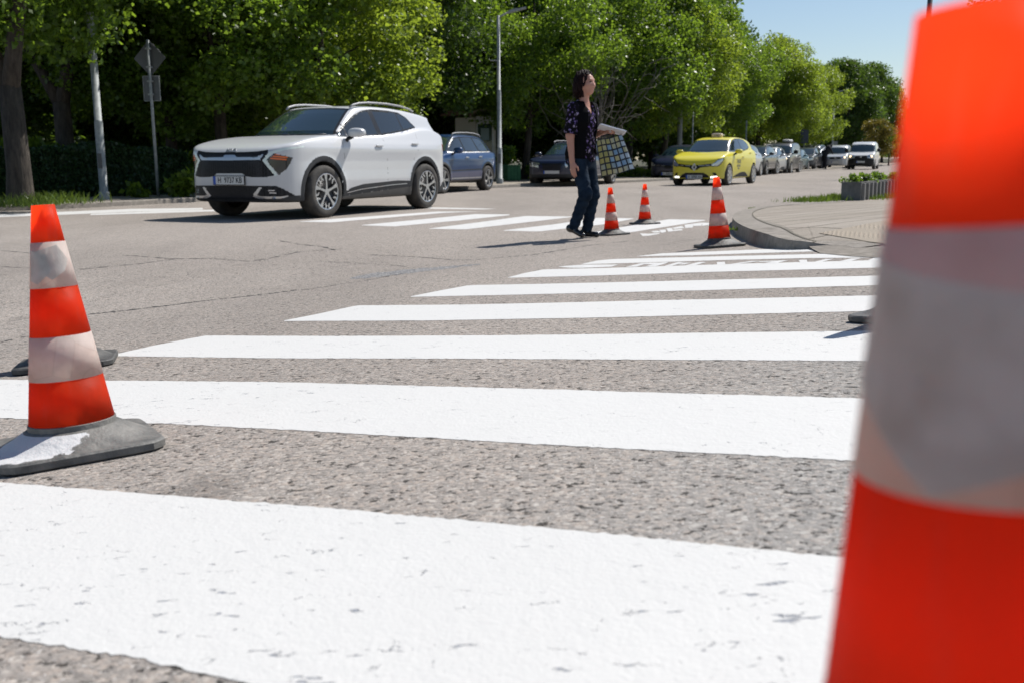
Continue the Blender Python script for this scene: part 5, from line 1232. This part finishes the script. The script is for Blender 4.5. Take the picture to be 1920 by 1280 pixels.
def skin(P):
    d = ell(P, (.032, 0, 1.63), (.098, .076, .112))
    d = smi(d, rc(P, (.075, 0, 1.575), (.088, 0, 1.545), .058, .040), .03)            # jaw
    d = smi(d, rc(P, (.055, 0, 1.60), (.095, 0, 1.60), .062, .042), .03)
    d = smi(d, rc(P, (.124, 0, 1.632), (.142, 0, 1.596), .007, .0125), .012)           # nose
    d = smi(d, rc(P, (.117, -.008, 1.566), (.117, .008, 1.566), .012, .012), .012)     # lips
    d = smi(d, rc(P, (.112, -.03, 1.655), (.112, .03, 1.655), .012, .012), .015)       # brow
    for s in (1, -1):
        d = smi(d, ell(P, (.098, s * .036, 1.605), (.024, .024, .022)), .02)
        d = np.maximum(d, -ell(P, (.128, s * .030, 1.635), (.014, .016, .010)) * 1.0)
        d = smi(d, ell(P, (.025, s * .078, 1.615), (.018, .010, .030)), .006)
    d = smi(d, rc(P, (.0, 0, 1.42), (.028, 0, 1.55), .056, .047), .035)                # neck
    d = smi(d, torso(P, -.014), .04)
    for S_, E_, W_ in ((SR, ER, WR), (SL, EL, WL)):
        d = smi(d, rc(P, S_, E_, .052, .043), .03); d = smi(d, rc(P, E_, W_, .043, .027), .02)
    # right hand, hanging
    d = smi(d, rc(P, WR, (.043, -.224, .745), .026, .030, (1.15, .62, 1)), .015)
    for i, (x, L) in enumerate(((.072, .062), (.054, .072), (.036, .067), (.019, .052))):
        k0 = (x, -.226, .735); k1 = (x + .006, -.222, .735 - L * .55); k2 = (x + .004, -.206, .735 - L * 1.15); d = smi(d, rc(P, k0, k1, .0098, .0088), .006); d = smi(d, rc(P, k1, k2, .0088, .0072), .004)
    d = smi(d, rc(P, (.06, -.215, .79), (.088, -.203, .755), .013, .010), .01); d = smi(d, rc(P, (.088, -.203, .755), (.094, -.195, .722), .010, .008), .005)
    # left hand, palm down, fingers closed round the bag handle
    d = smi(d, rc(P, WL, (.258, .150, 1.145), .026, .030, (1, 1.15, .62)), .015)
    for i, (y, L) in enumerate(((.118, .062), (.136, .070), (.154, .066), (.172, .052))):
        k0 = (.265, y, 1.148); k1 = (.265 + L * .62, y - .004, 1.138); k2 = (.262 + L * .52, y - .004, 1.100); d = smi(d, rc(P, k0, k1, .0098, .0088), .006); d = smi(d, rc(P, k1, k2, .0088, .0075), .004)
    d = smi(d, rc(P, (.215, .135, 1.13), (.250, .112, 1.112), .013, .010), .01); d = smi(d, rc(P, (.250, .112, 1.112), (.285, .108, 1.105), .010, .008), .005)
    for H_, K_, A_ in ((HR, KR, AR), (HL, KL_, AL)):
        d = smi(d, rc(P, H_, K_, .078, .05), .03); d = smi(d, rc(P, K_, A_, .05, .032), .02)
    return d
def arm_sleeve(P, S_, E_):
    S_ = np.array(S_); E_ = np.array(E_); e = (E_ - S_) / np.linalg.norm(E_ - S_); cut = (P - S_) @ e - .27
    w_ = .004 * np.sin(P[:, 2] * 60 + P[:, 0] * 25)
    return np.maximum(rc(P, S_, E_, .066, .070) + w_, cut)
def shirt(P):
    fold = .004 * np.sin(P[:, 2] * 34 + P[:, 1] * 22) + .003 * np.sin(P[:, 2] * 15 - P[:, 0] * 40)
    d = np.maximum(torso(P, .006) + fold, .80 - P[:, 2] + .02 * np.sin(P[:, 1] * 20))
    for S_, E_ in ((SR, ER), (SL, EL)): d = smi(d, arm_sleeve(P, S_, E_), .02)
    vneck = np.maximum(np.abs(P[:, 1]) - (P[:, 2] - 1.285) * .50, -P[:, 0]); return np.maximum(d, -vneck)
def vest(P):
    fold = .004 * np.sin(P[:, 2] * 22 - P[:, 1] * 18)
    d = np.maximum(torso(P, .020) + fold, .865 - P[:, 2] + .05 * P[:, 0] + .03 * np.sin(P[:, 1] * 14)); d = np.maximum(d, -torso(P, .0085))
    op = np.maximum(np.abs(P[:, 1]) - (.045 + .05 * np.clip(1.42 - P[:, 2], 0, .4) + .02), -P[:, 0]); d = np.maximum(d, -op)
    return np.maximum(d, P[:, 2] - 1.44)
def jeans(P):
    w_ = .0035 * np.sin(P[:, 2] * 70 + P[:, 0] * 40) * (P[:, 2] < .62)
    d = np.maximum(torso(P, .0), P[:, 2] - .93); d = smi(d, ell(P, (-.045, 0, .86), (.115, .165, .10)), .04)
    for H_, K_, A_ in ((HR, KR, AR), (HL, KL_, AL)):
        l = smi(rc(P, H_, K_, .092, .068), rc(P, K_, A_, .068, .056), .03) + w_; d = smi(d, l, .02)
    c1 = .075 + (P[:, 0] < -5) * 0
    return np.maximum(d, .07 - P[:, 2])
def shoe(P, A_, toe, heel, zl):
    d = rc(P, heel, toe, .040, .036, (1, .92, .8)); d = smi(d, rc(P, (A_[0], A_[1], A_[2] - .01), heel, .04, .042), .03)
    return d
LOC = .925
PED = empty("person"); 
def sdfpart(name, f, lo, hi, h, mat, parent):
    Fg = grid_sdf(f, lo, hi, h); V, Q = surfnets(Fg, lo, h); V = project_on(f, V, 2, h * .7)
    N, NF = vnormals(V, Q); c = (V - V.mean(0)); G = grad(f, V[Q].mean(1)[:200])
    if (NF[:200] * G).sum() < 0: Q = Q[:, ::-1]
    return mesh(name, V, Q, mat, parent, True)
M_SKIN = simple("skin", (.50, .25, .18), .5, var=.06, vs=30, Subsurface_Weight=.08)
M_HAIR = NT("dark_brown_hair"); M_HAIR.base(M_HAIR.mix(M_HAIR.noise(60, 3, .6, M_HAIR.mapc((1, 1, .12))), (.006, .003, .003), (.022, .009, .009))); M_HAIR.props(Roughness=.55, Specular_IOR_Level=.12); M_HAIR.bump(M_HAIR.noise(90, 2, .6, M_HAIR.mapc((1, 1, .1))), .004); M_HAIR = M_HAIR.m
def floral():
    n = NT("floral_fabric"); v = n.voro(26); w2 = n.noise(34, 4, .6)
    m = n.math('MULTIPLY', n.ramp(w2, [(.50, 0), (.56, 1)]), n.ramp(v.outputs["Distance"], [(.42, 1), (.55, 0)]))
    pc = n.ramp(n.sep(v.outputs["Color"])[0], [(0, (.13, .08, .26)), (.5, (.26, .18, .42)), (1, (.42, .36, .46))])
    n.base(n.mix(m, (.008, .007, .010), pc)); n.props(Roughness=.9, Specular_IOR_Level=.1); return n.m
def denim():
    n = NT("blue_jeans"); n.base(n.mix(n.ramp(n.noise(9, 5), [(.35, 0), (.7, 1)]), (.006, .013, .026), (.020, .036, .060))); n.props(Roughness=.95, Specular_IOR_Level=.15); n.bump(n.noise(25, 4), .01); return n.m
sdfpart("body", skin, (-.25, -.32, .03), (.42, .32, 1.80), .0072, M_SKIN, PED)
sdfpart("floral_top", shirt, (-.22, -.32, .74), (.24, .32, 1.52), .009, floral(), PED)
sdfpart("vest", vest, (-.22, -.26, .80), (.24, .26, 1.50), .0065, simple("black_knit", (.006, .006, .007), .95, spec=.08), PED)
sdfpart("jeans", jeans, (-.24, -.26, .02), (.26, .26, 1.0), .010, denim(), PED)
def hairf(P):
    d = ell(P, (.012, 0, 1.648), (.112, .094, .118))
    low = np.maximum(ell(P, (-.012, 0, 1.575), (.098, .104, .125)), 1.478 - P[:, 2] + .01 * np.sin(P[:, 1] * 60)); d = smi(d, low, .03)
    face = np.maximum(.048 + .10 * np.clip(P[:, 2] - 1.66, 0, 1) * 2.2 - P[:, 0] + .0 * P[:, 1], P[:, 2] - 1.715 + .25 * np.abs(P[:, 1] + .02)); d = smax(d, -face, .006)
    strand = rc(P, (.088, -.052, 1.71), (.072, -.084, 1.60), .014, .010); d = np.minimum(d, strand)
    an = np.arctan2(P[:, 1], P[:, 0]); return d + .0035 * np.sin(an * 26 + P[:, 2] * 30) + .003 * np.sin(an * 11 + 2 + P[:, 2] * 55)
sdfpart("hair", hairf, (-.18, -.16, 1.42), (.18, .16, 1.82), .0065, M_HAIR, PED)
g = np.random.default_rng(77); mb = MB()
for k in range(70):
    a = g.uniform(.9, 5.4); r = .088 + g.uniform(-.004, .012); z0 = g.uniform(1.66, 1.74); z1 = g.uniform(1.455, 1.52)
    x0, y0 = .012 + math.cos(a) * r * .8, math.sin(a) * r * .8
    P_ = [(x0, y0, z0 + .01), (.008 + math.cos(a) * (r + .012), math.sin(a) * (r + .006), (z0 + z1) / 2 + .02), (-.006 + math.cos(a) * (r + g.uniform(-.004, .018)), math.sin(a) * (r + g.uniform(-.004, .014)), z1)]
    if P_[1][0] > .06: continue
    mb.tube(P_, [.004, .0045, .0015], 5)
mb.build("loose_strands", M_HAIR, PED, True)
M_SHOE = simple("black_leather", (.010, .010, .011), .16, coat=.6)
fR = lambda P: np.maximum(shoe(P, AR, (.075, -.10, .040), (-.085, -.10, .105), .1), 0 * P[:, 0] + (-(P[:, 2] - .004)))
fL = lambda P: np.maximum(shoe(P, AL, (.135, .085, .036), (-.055, .085, .042), .1), -(P[:, 2] - .004))
sdfpart("shoe", fR, (-.2, -.2, -.02), (.2, 0, .24), .0075, M_SHOE, PED); sdfpart("shoe", fL, (-.2, 0, -.02), (.25, .2, .24), .0075, M_SHOE, PED)
for s in (1, -1):
    mb = MB(); mb.blob((.113, s * .030, 1.634), (.0115, .0155, .0095), 1, 8, 12); mb.build("eye", simple("eye_dark", (.03, .02, .018), .2), PED, True)
    mb = MB(); mb.tube([(.124, s * .014, 1.652), (.122, s * .03, 1.657), (.108, s * .048, 1.652)], [.0045, .0055, .003], 6); mb.build("eyebrow", M_HAIR, PED, True)
mb = MB(); mb.tube([(.118, -.022, 1.566), (.130, 0, 1.568), (.118, .022, 1.566)], [.003, .007, .003], 8); mb.build("lips", simple("lips", (.33, .085, .075), .4), PED, True)
PB = on_ground([(1094, 447)])[0]; PH = R(-42)
PED.location = (PB[0] - .012, PB[1], float(gz(PB[0], PB[1])) + .003); PED.rotation_euler = (0, 0, PH); PED.scale = (LOC,) * 3
tag(PED, "dark-haired person in floral top and jeans crossing the road with bag and papers", "person")
PMx = Matrix.Translation(PED.location) @ Matrix.Rotation(PH, 4, 'Z') @ Matrix.Scale(LOC, 4)
hand = np.array(PMx @ Vector((.29, .145, 1.115)))
# ------------------------------------------------------------ checked shopping bag
YB = hand[1]
c4 = [at(*p, YB) for p in ((1117.5, 264), (1166, 253), (1190, 318), (1128, 333))]
TL, TR, BR, BL = [np.array(c) for c in c4]; nu, nv = 24, 24
V = []; UV = []
for side_ in (0, 1):
    for j in range(nv + 1):
        for i in range(nu + 1):
            u, v = i / nu, j / nv; p = (TL * (1 - u) + TR * u) * (1 - v) + (BL * (1 - u) + BR * u) * v
            b = .012 + .045 * (math.sin(math.pi * min(1, max(0, u)))) ** .6 * (.35 + .65 * v) * (1 - .5 * max(0, v - .85) / .15)
            b += .006 * math.sin(u * 13 + v * 5) + .004 * math.sin(v * 17)
            q = p.copy(); q[1] += (-b if side_ == 0 else b); q[2] += .004 * math.sin(u * 9); V.append(q); UV.append((u, v))
F_ = []; st = (nu + 1) * (nv + 1)
for j in range(nv):
    for i in range(nu):
        a = j * (nu + 1) + i; F_.append((a, a + nu + 1, a + nu + 2, a + 1)); F_.append((st + a, st + a + 1, st + a + nu + 2, st + a + nu + 1))
for j in range(nv):
    for i in (0, nu): a = j * (nu + 1) + i; F_.append((a, a + nu + 1, st + a + nu + 1, st + a))
for i in range(nu): a = nv * (nu + 1) + i; F_.append((a, a + 1, st + a + 1, st + a))
V = np.array(V); V0 = hand.copy(); 
def plaid():
    n = NT("plaid_fabric"); uv = n.node("ShaderNodeUVMap"); s = n.sep(uv.outputs[0])
    u7 = n.math('MULTIPLY', s[0], 6.0); v7 = n.math('MULTIPLY', s[1], 6.0)
    def line(x): f = n.math('FRACT', x); return n.ramp(f, [(.0, 1), (.13, 1), (.15, 0), (.87, 0), (.89, 1)])
    m = n.math('MAXIMUM', line(u7), line(v7))
    fl = n.node("ShaderNodeCombineXYZ"); n.set(fl, 0, n.math('FLOOR', u7)); n.set(fl, 1, n.math('FLOOR', v7)); wn = n.node("ShaderNodeTexWhiteNoise"); n.set(wn, 0, fl.outputs[0])
    t = n.math('ADD', n.math('MULTIPLY', s[0], .75), n.math('MULTIPLY', n.math('SUBTRACT', wn.outputs[0], .5), .7))
    c = n.ramp(t, [(0, (.34, .31, .09)), (.35, (.40, .38, .22)), (.6, (.16, .29, .44)), (1, (.56, .62, .66))])  # pale last stop paints the sheen on the bag's right side into the cells
    n.base(n.mix(m, c, (.008, .010, .016))); n.props(Roughness=.45); n.bump(n.noise(14, 4), .01); return n.m
bag = mesh("checked_bag", V - V0, F_, plaid(), None, True); bag.location = V0
ul = bag.data.uv_layers.new(name="UVMap"); UV = np.array(UV + []); 
vi = np.empty(len(bag.data.loops), dtype=np.int32); bag.data.loops.foreach_get("vertex_index", vi); ul.data.foreach_set("uv", np.array(UV)[vi % len(UV)].astype(np.float32).ravel())
tag(bag, "black grid checked shopping bag, yellow to blue, hanging from the person's hand", "bag")
mb = MB(); ha = hand - V0
for off in (-.02, .02):
    mb.tube([(TL * .82 + TR * .18) - V0 + (0, off, -.01), (TL * .8 + TR * .2) - V0 * 1 + (0, off, .03), ha + (0, off * .3, -.012), (TL * .35 + TR * .65) - V0 + (0, off, .02), (TL * .3 + TR * .7) - V0 + (0, off, -.01)], .008, 6)
mb.build("handle", M_INK, bag, True)
mb = MB(); tp = []
for dy in (-.022, .024):
    for u in np.linspace(0, .62, 8): p = TL * (1 - u) + TR * u; tp.append(p - V0 + (0, dy, .0)); 
for dy in (-.022, .024):
    for u in np.linspace(0, .62, 8): p = TL * (1 - u) + TR * u; tp.append(p - V0 + (0, dy, -.035))
mb.add(np.array(tp), [(i, i + 1, 16 + i + 1, 16 + i) for i in range(7)] + [(8 + i, 8 + i + 1, 24 + i + 1, 24 + i) for i in range(7)] + [(i, i + 1, 8 + i + 1, 8 + i) for i in range(7)])
mb.build("top_band", simple("dark_band", (.02, .022, .026), .7), bag)
# papers held on the same hand
a_ = at(1122, 237.5, YB - .03); b_ = at(1170, 251, YB - .03); ax_ = (b_ - a_); L_ = np.linalg.norm(ax_); ax_ /= L_
wv_ = Vector((.12, 1, -.24)).normalized(); axv = Vector(ax_); nv_ = axv.cross(wv_).normalized(); wv_ = nv_.cross(axv).normalized()
Mp = Matrix((axv, wv_, nv_)).transposed()
mb = MB()
for k in range(3): mb.box(np.array((a_ + b_) / 2) + np.array(nv_) * (.005 * k) + np.array(axv) * (.006 * k), (L_, .20 - .01 * k, .0042), M=Mp.to_4x4())
pp = mb.build("papers", simple("white_paper", (.72, .73, .76), .6)); tag(pp, "folded white papers lying on the bag-carrying hand", "papers")
# ------------------------------------------------------------ far person bending beside the parked cars
def far_p(P):
    d = rc(P, (0, 0, .85), (.25, 0, 1.28), .15, .17); d = smi(d, rc(P, (.32, 0, 1.33), (.42, 0, 1.42), .09, .10), .04)
    for s in (1, -1): d = smi(d, rc(P, (0, s * .09, .85), (.02, s * .11, .08), .10, .06), .03); d = smi(d, rc(P, (.25, s * .17, 1.25), (.42, s * .2, .95), .055, .045), .03)
    return d
fp = sdfpart("person", far_p, (-.3, -.4, -.02), (.7, .4, 1.6), .025, simple("dark_clothes", (.012, .013, .018), .9), None)
g0 = on_ground([(1545, 319)])[0]; fp.location = (g0[0], g0[1], float(gz(g0[0], g0[1]))); fp.rotation_euler = (0, 0, R(20)); fp.scale = (1.1,) * 3
tag(fp, "far dark-clothed person leaning over between the parked row and the silver van", "person")
# ------------------------------------------------------------ posts, sign, kiosk, planters
M_GALV = NT("galvanised_steel"); M_GALV.base(M_GALV.mix(M_GALV.ramp(M_GALV.noise(14, 6), [(.3, 0), (.7, 1)]), (.20, .22, .22), (.36, .38, .38))); M_GALV.props(Roughness=.6, Metallic=.0); M_GALV = M_GALV.m
M_SIGNB = simple("sign_back_grey", (.10, .105, .11), .45, .4, var=.2, vs=8)
GP = "street lamps"
def lamp_post(px_base, rb, steps, H, arm, label, off=.085, xy=None, group=GP):
    b = on_ground([px_base], off)[0] if xy is None else xy
    r = empty("street_lamp", tuple(b)); prof = [(rb * 1.25, 0), (rb * 1.25, .14), (rb * 1.05, .16)]
    z0 = .16; rad = rb
    for z1, rr in steps: prof += [(rad, z0), (rad * .985, z1 - .03), (rr * 1.06, z1), (rr, z1 + .02)]; z0 = z1 + .02; rad = rr
    prof += [(rad, z0), (rad * .9, H), (0, H + .01)]
    MB().lathe(prof, 20).build("pole", M_GALV, r, True)
    mb = MB(); mb.box((0, -rb * 1.0, .75), (rb * 1.0, .02, .28)); mb.build("service_door", M_SIGNB, r)
    if arm:
        dx, dz = arm; mb = MB(); mb.tube([(0, 0, H - .05), (dx * .35, 0, H + dz * .4)], [.028, .026], 8); mb.build("arm", M_GALV, r, True)
        mb = MB(); Mr = Matrix.Rotation(-math.atan2(dz, dx), 4, 'Y'); mb.box((dx * .68, 0, H + dz * .72), (abs(dx) * .72, .22, .05), M=Mr); mb.box((dx * .55, 0, H + dz * .60 + .035), (abs(dx) * .35, .16, .03), M=Mr); mb.build("lamp_head", M_GALV, r)
        tag(r, label, "street lamp", group)
    else: tag(r, label, "street lamp", group)
    return r
L1 = lamp_post((196, 375), .078, [(1.5, .068), (3.55, .050), ], 7.2, (1.2, .25), "tall tapered grey lamp post standing behind the kerb near the hedge")
L2 = lamp_post((937, 345), .085, [(1.05, .066), (2.75, .05)], 4.90, (.80, .20), "grey lamp post with tilted flat lamp head beside the blue car")
mb = MB(); mb.tube([(0, 0, 3.62), (-.16, 0, 3.62)], .02, 6); mb.box((-.2, 0, 3.62), (.1, .1, .035)); mb.build("camera_bracket", M_GALV, L2)
# diamond sign seen from behind
b = on_ground([(297, 370)], .085)[0]; sgn = empty("road_sign", tuple(b), R(-12))
MB().tube([(0, 0, 0), (0, 0, 3.16)], .030, 12).build("post", M_GALV, sgn, True)
def diamond(cz, a, t, y):
    mb = MB(); P = []
    for k in range(4):
        an = k * math.pi / 2 + math.pi / 2; c_ = (math.cos(an) * a, math.sin(an) * a); nx = (math.cos(an + math.pi / 2) * a, math.sin(an + math.pi / 2) * a); pv = (math.cos(an - math.pi / 2) * a, math.sin(an - math.pi / 2) * a)
        for s_ in (.10, .03, 0): P.append((c_[0] + (pv[0] - c_[0]) * (s_ if s_ else .0) * (1 if s_ else 0), c_[1] + (pv[1] - c_[1]) * s_)) if s_ else None
        P.append((c_[0] + (nx[0] - c_[0]) * .03, c_[1] + (nx[1] - c_[1]) * .03)); P.append((c_[0] + (nx[0] - c_[0]) * .10, c_[1] + (nx[1] - c_[1]) * .10))
    M_ = Matrix(((1, 0, 0, 0), (0, 0, 1, y), (0, 1, 0, cz), (0, 0, 0, 1))); mb.prism(P, 0, t, M_); return mb
sz_ = diamond(2.80, .36, .012, .036); sz_.build("diamond_plate", M_SIGNB, sgn)
mb = MB(); mb.box((0, .04, 2.20), (.36, .012, .50)); mb.build("rectangular_plate", M_SIGNB, sgn)
mb = MB(); [mb.box((0, .0, z), (.10, .085, .03)) for z in (2.62, 2.98, 2.08, 2.34)]; mb.build("clamp", M_GALV, sgn)
mb = MB(); mb.box((0, .032, 2.447), (.37, .014, .012)); mb.box((0, .032, 1.953), (.37, .014, .012)); mb.box((.182, .032, 2.2), (.012, .014, .50)); mb.box((-.182, .032, 2.2), (.012, .014, .50)); mb.build("rim", M_GALV, sgn)
tag(sgn, "diamond road sign and rectangular plate seen from behind on a thin leaning post", "road sign")
# kiosk
def atx(px, Y): return (px - 960) / F_PX * (Y * math.cos(PITCH) + .1)
YK = 37.0; kx = atx(862, YK); K = empty("kiosk", (kx, YK, .09), R(-6)); M_CREAM = simple("cream_panel", (.45, .42, .34), .6, var=.15, vs=4); M_WFR = simple("white_frame", (.55, .55, .52), .5)
MB().box((.35, 0, 1.10), (.72, 1.0, 2.2)).build("side_wall", M_CREAM, K)
mb = MB(); mb.box((.35, -.515, 1.5), (.40, .02, .55)); mb.build("hatch", simple("hatch_panel", (.33, .31, .24), .6), K)
mb = MB()
for x0, x1, z0, z1 in ((.73, .78, 0, 2.25), (1.30, 1.35, 0, 2.25), (.78, 1.30, 0, .5), (.78, 1.30, 1.98, 2.25)): mb.box(((x0 + x1) / 2, -.36, (z0 + z1) / 2), (x1 - x0, .06, z1 - z0))
mb.build("frame", M_WFR, K)
MB().box((1.04, -.36, 1.24), (.515, .015, 1.47)).build("glass_pane", simple("kiosk_glass", (.03, .06, .055), .05, spec=.7), K)
MB().box((1.04, -.372, 1.62), (.30, .008, .42)).build("notice", simple("notice_paper", (.20, .27, .27), .5), K)
MB().box((.95, .1, 1.0), (.76, .75, 2.0)).build("rear_wall", M_CREAM, K)
mb = MB(); n_ = 14; P = []
for k in range(n_ + 1): t = math.pi * k / n_; P.append((1.0 - math.cos(t) * .48, 2.22 + math.sin(t) * .27))
for k in range(n_, -1, -1): t = math.pi * k / n_; P.append((1.0 - math.cos(t) * .43, 2.22 + math.sin(t) * .23))
mb.prism(P, -.62, .5, Matrix(((1, 0, 0, 0), (0, 0, 1, 0), (0, 1, 0, 0), (0, 0, 0, 1)))); mb.build("arched_roof", simple("tan_sheet_roof", (.26, .21, .15), .5), K)
mb = MB(); mb.prism([(-.55, 2.26), (.72, 2.30), (.72, 2.38), (-.1, 2.46), (-.55, 2.30)], -.65, .5, Matrix(((1, 0, 0, 0), (0, 0, 1, 0), (0, 1, 0, 0), (0, 0, 0, 1)))); mb.build("eaves", simple("brown_roof", (.10, .055, .035), .7), K)
tag(K, "small cream kiosk with arched roof and glass side behind the blue car", "kiosk")
# green wooden planter boxes
def greenwood():
    n = NT("green_painted_boards"); x = n.sep(n.co)[0]; f = n.math('FRACT', n.math('MULTIPLY', x, 9.0)); n.base(n.mix(n.ramp(f, [(0, 1), (.06, 1), (.09, 0)]), n.mix(n.noise(7, 5), (.03, .15, .06), (.10, .28, .13)), (.01, .03, .015))); n.props(Roughness=.7); return n.m
GW = greenwood()
for i, (px, w_, lab) in enumerate([(948, .52, "dark green wooden planter box half behind the lamp post"), (966, .46, "sunlit green wooden planter box right of the lamp post")]):
    YB_ = 35.2 - i * .5; r = empty("planter_box", (atx(px, YB_), YB_, .09)); MB().box((0, 0, .27), (w_, .5, .46)).build("box", GW, r); mb = MB(); mb.box((0, 0, .515), (w_ + .05, .55, .03)); mb.box((0, 0, .02), (w_ - .06, .42, .04)); mb.build("rim", GW, r)
    tag(r, lab, "planter", "green planter boxes by the lamp post")
bush("bush", 951, 35.3, .62, [(0, 0, .25, .32), (.1, 0, .5, .22)], 700, .10, LEAF, "leafy bush growing in the green planter box by the lamp post", "bush", seed=8)
bush("bush", 1004, 37.5, .1, [(0, 0, .3, .35), (.4, 0, .2, .3), (.7, 0, .35, .25)], 900, .11, LEAF_Y, "low bright bush between the green planter and the navy car", "bush", seed=9)
bush("bush", 1195, 40.5, .1, [(0, 0, .15, .3), (.5, 0, .12, .25), (-.5, 0, .1, .25), (1.0, 0, .1, .22)], 900, .10, LEAF_Y, "low bright verge plants right of the pedestrian's bag", "bush", seed=10)
# concrete planter on the corner
M_CPL = concrete("planter_concrete", (.10, .10, .095), (.22, .215, .205), 5)
A_ = on_ground([(1584, 375)], .1)[0]; B_ = on_ground([(1613, 376.5)], .1)[0]; C_ = on_ground([(1690, 364)], .1)[0]
vx = (C_ - B_)[:2]; Lp = 4.2; vx /= np.linalg.norm(vx); ang = math.atan2(vx[1], vx[0]); vy = np.array([-vx[1], vx[0]])
Wp = abs((A_ - B_)[:2] @ vy); Wp = max(.27, Wp); print("planter width", Wp, "ang", math.degrees(ang), B_)
pl_ = empty("concrete_planter", (B_[0], B_[1], float(gz(B_[0], B_[1])) + .085), ang); Hp = .31
mb = MB()
for c_, d_ in (((Lp / 2, .03, Hp / 2), (Lp, .06, Hp)), ((Lp / 2, Wp - .03, Hp / 2), (Lp, .06, Hp)), ((.03, Wp / 2, Hp / 2 + .001), (.06, Wp - .12, Hp)), ((Lp - .03, Wp / 2, Hp / 2 + .001), (.06, Wp - .12, Hp))): mb.box(c_, d_)
mb.build("trough", M_CPL, pl_)
MB().box((Lp / 2, Wp / 2, Hp - .08), (Lp - .12, Wp - .12, .05)).build("soil", simple("soil", (.03, .022, .015), 1), pl_)
M_RIB = simple("rib_concrete", (.24, .23, .215), .9, var=.3, vs=12)
for k in range(14): MB().box((.12 + k * (Lp - .2) / 13, -.022, Hp / 2 - .01), (.07, .045, Hp - .03)).build("rib", M_RIB, pl_)
tag(pl_, "long ribbed concrete planter full of small shrubs on the corner pavement", "planter")
g = np.random.default_rng(21)
for k in range(7):
    cl = [(g.normal(0, .08), g.normal(0, .08), .07 + .03 * j, .075) for j in range(4)]
    o = bush("shrub", 0, 1, 0, cl, 380, .038, LEAF_D if k % 2 else LEAF, "", "shrub", "shrubs in the concrete planter", seed=30 + k); s0 = .25 + k * .42
    o.location = (B_[0] + vx[0] * s0 + vy[0] * Wp / 2, B_[1] + vx[1] * s0 + vy[1] * Wp / 2, float(gz(B_[0], B_[1])) + .085 + Hp - .08)
    o["label"] = ["leftmost small shrub, at the near corner of the concrete planter", "second small shrub from the left in the concrete planter", "third small shrub from the left in the concrete planter", "fourth small shrub from the left in the concrete planter", "fifth small shrub in the concrete planter, beside the big cone", "sixth small shrub in the concrete planter, half behind the big cone", "seventh small shrub in the planter, hidden by the big cone"][k]
# poles and boards farther away
def post(px, Y, H, r_, label, mat=None, name="pole", group="thin poles between the parked cars and the trees"):
    o = MB().lathe([(r_, 0), (r_ * .85, H), (0, H + .01)], 12).build(name, mat or M_GALV, None, True); o.location = (atx(px, Y), Y, .08); tag(o, label, "pole", group); return o
post(1275, 43.5, 3.2, .12, "pale concrete pole in the trees left of the taxi roof", concrete("pole_concrete", (.22, .21, .19), (.32, .31, .28)))
post(1299, 42, 2.6, .03, "thin dark pole just left of the taxi sign"); post(1399, 52, 2.6, .035, "thin pole above the tail of the taxi")
post(1725, 40, 8.5, .11, "dark pole rising behind the upper left corner of the big cone", simple("dark_pole", (.06, .07, .075), .5), group=None)
lamp_post(None, .07, [(2.5, .055)], 6.6, (1.1, .3), "far thin street lamp in front of the dark trees above the silver van", xy=(atx(1561, 95), 95, .08))
r = empty("board_sign", (atx(1508, 72), 72, .08)); MB().tube([(0, 0, 0), (0, 0, 1.8)], .04, 8).build("post", M_GALV, r); MB().box((0, -.05, 2.2), (.55, .04, .95)).build("board", simple("dark_blue_board", (.03, .045, .07), .5), r); tag(r, "dark blue rectangular board above the teal parked car", "sign")
r = empty("board_sign", (atx(1566, 100), 100, .08)); MB().tube([(0, 0, 0), (0, 0, 1.5)], .04, 8).build("post", M_GALV, r); MB().box((0, -.05, 1.9), (.5, .04, .8)).build("board", simple("grey_board", (.25, .27, .27), .5), r); tag(r, "small pale grey board left of the far silver van's roof", "sign")
